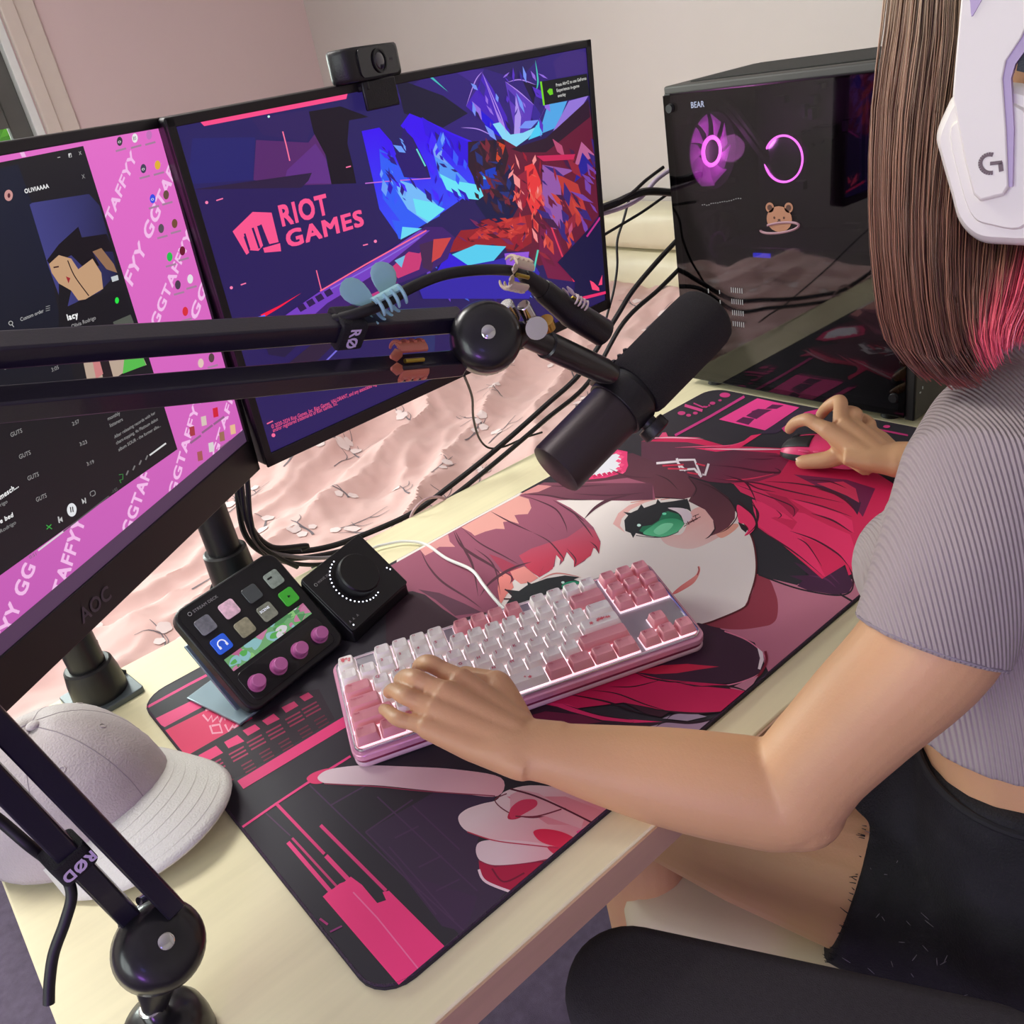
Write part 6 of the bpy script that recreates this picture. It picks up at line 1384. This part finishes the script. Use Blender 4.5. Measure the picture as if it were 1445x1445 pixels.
# ---- hair
GD = [[(1270, -80, .665), (1256, 40, .668), (1241, 150, .668), (1237, 290, .66), (1243, 400, .648), (1258, 480, .635), (1300, 530, .625)],
      [(1305, -80, .640), (1292, 50, .640), (1278, 160, .640), (1272, 290, .632), (1280, 410, .620), (1300, 495, .612), (1345, 546, .606)],
      [(1345, -80, .625), (1340, 50, .625), (1326, 170, .625), (1314, 300, .615), (1318, 420, .60), (1338, 505, .594), (1378, 545, .590)],
      [(1395, -80, .63), (1392, 50, .635), (1380, 170, .640), (1370, 300, .625), (1366, 410, .598), (1376, 480, .586), (1398, 524, .582)],
      [(1460, -80, .63), (1455, 60, .645), (1445, 200, .65), (1432, 320, .62), (1415, 410, .585), (1402, 470, .578), (1408, 505, .574)],
      [(1540, -80, .64), (1525, 80, .65), (1505, 230, .65), (1480, 340, .615), (1455, 410, .585), (1432, 455, .574), (1424, 488, .570)],
      [(1620, -80, .64), (1600, 100, .64), (1570, 260, .62), (1530, 360, .60), (1490, 420, .585), (1462, 455, .575), (1448, 480, .57)]]
G3 = [[dep(*p) for p in g] for g in GD]
G3 = [cr([tuple(p) for p in g], 4) for g in G3]       # resample guides
def hairpt(u, k, o):
    x = u*(len(G3)-1); i = min(int(x), len(G3)-2); t = x-i; a, b = V(G3[i][k]), V(G3[i+1][k]); return a.lerp(b, t)+o
NG = len(G3[0]); rg = random.Random(21)
def hcol(u, t, j):
    top = (186, 164, 136); mid = (146, 106, 84); low = (116, 68, 56); pink = (244, 92, 112)  # top lightened to put the light's sheen into the colour; pink is dye
    c = [top[k]+(mid[k]-top[k])*min(1, t*2.2) for k in range(3)]
    if t > .45: c = [c[k]+(low[k]-c[k])*min(1, (t-.45)*2.2) for k in range(3)]
    pk = max(0, min(1, (t-.62+(u-.62)*1.6)/.14)) if u > .5 else max(0, (t-.97)/.03)*.3
    c = [c[k]+(pink[k]-c[k])*pk for k in range(3)]
    return lin([max(0, min(255, q*j)) for q in c])
mb = MB(); cols = []
for s in range(2600):
    u = rg.random()**1.1; j = rg.uniform(.70, 1.22)*(1 if rg.random() > .12 else 1.25); off = V((rg.gauss(0, .0040), rg.gauss(0, .0040), 0))+(CAMC-V(G3[3][10])).normalized()*rg.uniform(-.012, .006)
    end = NG-1-rg.randint(0, 3) if rg.random() < .7 else NG-1-rg.randint(0, 8); r = rg.uniform(.0004, .0008); ph = rg.uniform(0, 6); P = []; du = rg.gauss(0, .02)
    for k in range(0, end+1, 2 if end % 2 == 0 else 2):
        t = k/(NG-1); uu_ = max(0, min(1, u+du*t+.012*sin(ph+t*5))); P.append(hairpt(uu_, k, off*(1-.3*t)))
    if len(P) < 4: continue
    F = rmf(P); R = []; m = len(P)
    for i, (p, (tt, a, b)) in enumerate(zip(P, F)):
        q = r*(1-.75*(i/(m-1))**3); R.append([p+a*q*1.0+b*0, p-a*q*.5+b*q*.87, p-a*q*.5-b*q*.87])
        cols += [hcol(u, i*2/(NG-1), j)]*3
    mb.ring(R)
hm = attr_mat('hair_strands', rough=.36, spec=.6)
hr = mb.build('hair', hm, pe, cols=cols, angle=180)
# inner mass of the hair and the crown of the head
mb = MB(); cols = []; nu = 28
bk = (V(G3[3][10])-CAMC).normalized()*.014
rows_ = []
for k in range(0, NG-3):
    ring = [hairpt(.02+.96*i/nu, k, bk) for i in range(nu+1)]+[hairpt(.02+.96*i/nu, k, bk*2.2) for i in range(nu, -1, -1)]
    rows_.append(ring); cols += [hcol(.02+.96*i/nu, k/(NG-1), .98) for i in range(nu+1)]+[hcol(.02+.96*i/nu, k/(NG-1), .98) for i in range(nu, -1, -1)]
mb.ring(rows_); mb.build('hair_underlayer', hm, pe, cols=cols, angle=180)
mb = MB(); mb.ball(H+V((.012, -.022, .032)), (.078, .098, .086), nu=28, nv=18); mb.sweep([(H+V((.02, -.08, .03)), .065, .04), (H+V((.035, -.10, -.06)), .06, .035), (H+V((.05, -.10, -.13)), .05, .025)], 20, f)
o = mb.build('hair_crown', mat('hair_brown', (112, 84, 66), .4, var=.3, scale=30, stretch=(8, 8, 1)), pe, post=remesh(.004, 8, .5))

# ================================================================== headset
m_hw = mat('headset_white', (240, 234, 224), .4, var=.01); m_hl = mat('headset_lilac', (190, 168, 206), .4); m_hg = mat('headset_grey', (70, 76, 78), .6, bump=.5, bscale=1200)
HC = dep(1392, 210, .572); hn = V((-.95, -.26, .10)).normalized()
HM_ = frame(HC, V((0, 1, 0))-hn*hn.y, hn)
hs = thing('headset', 'white gaming headset worn over long brown hair', 'headset', HM_)
Hi = HM_.inverted()
def hp(pts, z=0, sm=5):
    P = []
    for x, y in pts: q = Hi @ onp(x, y, HC+hn*z, hn); P.append((q.x, q.y))
    return cr(P, sm, True) if sm else P
def ccw(P): 
    a = sum(P[i-1][0]*P[i][1]-P[i][0]*P[i-1][1] for i in range(len(P))); return P if a > 0 else P[::-1]
cup = ccw(hp([(1349, 130), (1331, 158), (1319, 192), (1325, 222), (1340, 275), (1352, 315), (1378, 341), (1415, 347), (1470, 345), (1492, 310), (1500, 230), (1490, 150), (1450, 120), (1395, 118)]))
def loft(name, out, lv, m, par, **k):
    n = len(out); cx = sum(p[0] for p in out)/n; cy = sum(p[1] for p in out)/n
    return MB(HM_).ring([[(cx+(p[0]-cx)*s, cy+(p[1]-cy)*s, z) for p in out] for z, s in lv]).build(name, m, par, **k)
loft('ear_cushion', cup, ((-.034, .80), (-.030, .88), (-.022, .92), (-.014, .90)), m_hg, hs, angle=60)
loft('ear_cup', cup, ((-.016, .93), (-.012, .99), (-.006, 1), (.000, .95), (.003, .88)), m_hw, hs, angle=35)
loft('ear_cup_inner_panel', ccw(hp([(1357, 165), (1342, 184), (1352, 240), (1372, 302), (1400, 318), (1450, 318), (1462, 240), (1455, 160), (1400, 140)])), ((.001, 1), (.0050, .98), (.0062, .95)), m_hw, hs, angle=35)
yk = ccw(hp([(1364, -60), (1361, 0), (1352, 97), (1349, 134), (1355, 168), (1366, 225), (1378, 272), (1388, 282), (1420, 274), (1427, 262), (1424, 180), (1419, 110), (1424, 85), (1446, 52), (1470, 0), (1480, -60)], sm=0))
loft('arm_plate', yk, ((.004, 1), (.0100, 1), (.0118, .975)), m_hw, hs, bevel=.0008)
loft('arm_edge_strip', ccw(hp([(1424, 262), (1432, 262), (1434, 180), (1430, 110), (1436, 90), (1452, 68), (1478, 30), (1470, 0), (1446, 50), (1421, 85), (1415, 110), (1419, 180)], sm=0)), ((.002, 1), (.0096, .995)), m_hl, hs)
loft('arm_slot', ccw(hp([(1374, 4), (1376, 25), (1384, 14), (1392, -5), (1372, -8)], sm=3)), ((.0112, 1), (.0126, .9)), m_hl, hs)
loft('foam_window', ccw(hp([(1440, 75), (1450, 66), (1470, 60), (1480, 110), (1436, 100)], sm=0)), ((.002, 1), (.006, .98)), m_hg, hs)
# the round mark on the plate
a_ = hp([(1398, 232)], .0120, 0)[0]; mb = MB(HM_)
def px2(x, y): q = hp([(x, y)], .0122, 0)[0]; return V((q[0], q[1], .0122))
C_ = px2(1397, 231); R_ = (px2(1381, 231)-C_).length
e1 = (px2(1410, 231)-C_).normalized(); e2 = (px2(1397, 215)-C_).normalized()
arc = [C_+e1*cos(a)*R_*.86+e2*sin(a)*R_*.86 for a in [radians(72+k*215/16) for k in range(17)]]
for p0, p1 in zip(arc[:-1], arc[1:]):
    t_ = (p1-p0).normalized(); nn = V((-t_.y, t_.x, 0))*R_*.19; mb.add([p0-nn, p1-nn, p1+nn, p0+nn], [(0, 1, 2, 3)])
def quad(x0, y0, x1, y1, w):
    p0, p1 = px2(x0, y0), px2(x1, y1); t_ = (p1-p0).normalized(); nn = V((-t_.y, t_.x, 0))*w; mb.add([p0-nn, p1-nn, p1+nn, p0+nn], [(0, 1, 2, 3)])
quad(1397, 231, 1414, 229, R_*.17); quad(1411.5, 229, 1413, 242, R_*.2)
mb.build('round_mark', mat('mark_dark', (74, 52, 62), .3, metal=.4), hs, flat=True)
# headband over the head (above the frame)
p0 = dep(1420, -70, .585); P = [p0, p0.lerp(H+V((-.100, -.02, .10)), .6)]+[H+V((-.108*cos(a), -.02, .018+.122*sin(a))) for a in [radians(50+k*16) for k in range(9)]]+[H+V((.098, -.02, .02))]
P = vcr(P, 3); MB().sweep([(p, .018, .006, (p-H)) for p in P], 16).build('headband', m_hw, hs)
cr_ = H+rt*.088; Mr = frame(cr_, (0, 1, 0), (1, .1, 0)); MB(Mr).lathe([(.03, -.018), (.042, -.012), (.044, 0), (.040, .010), (.0005, .012)], 32).build('ear_cup', m_hw, hs)
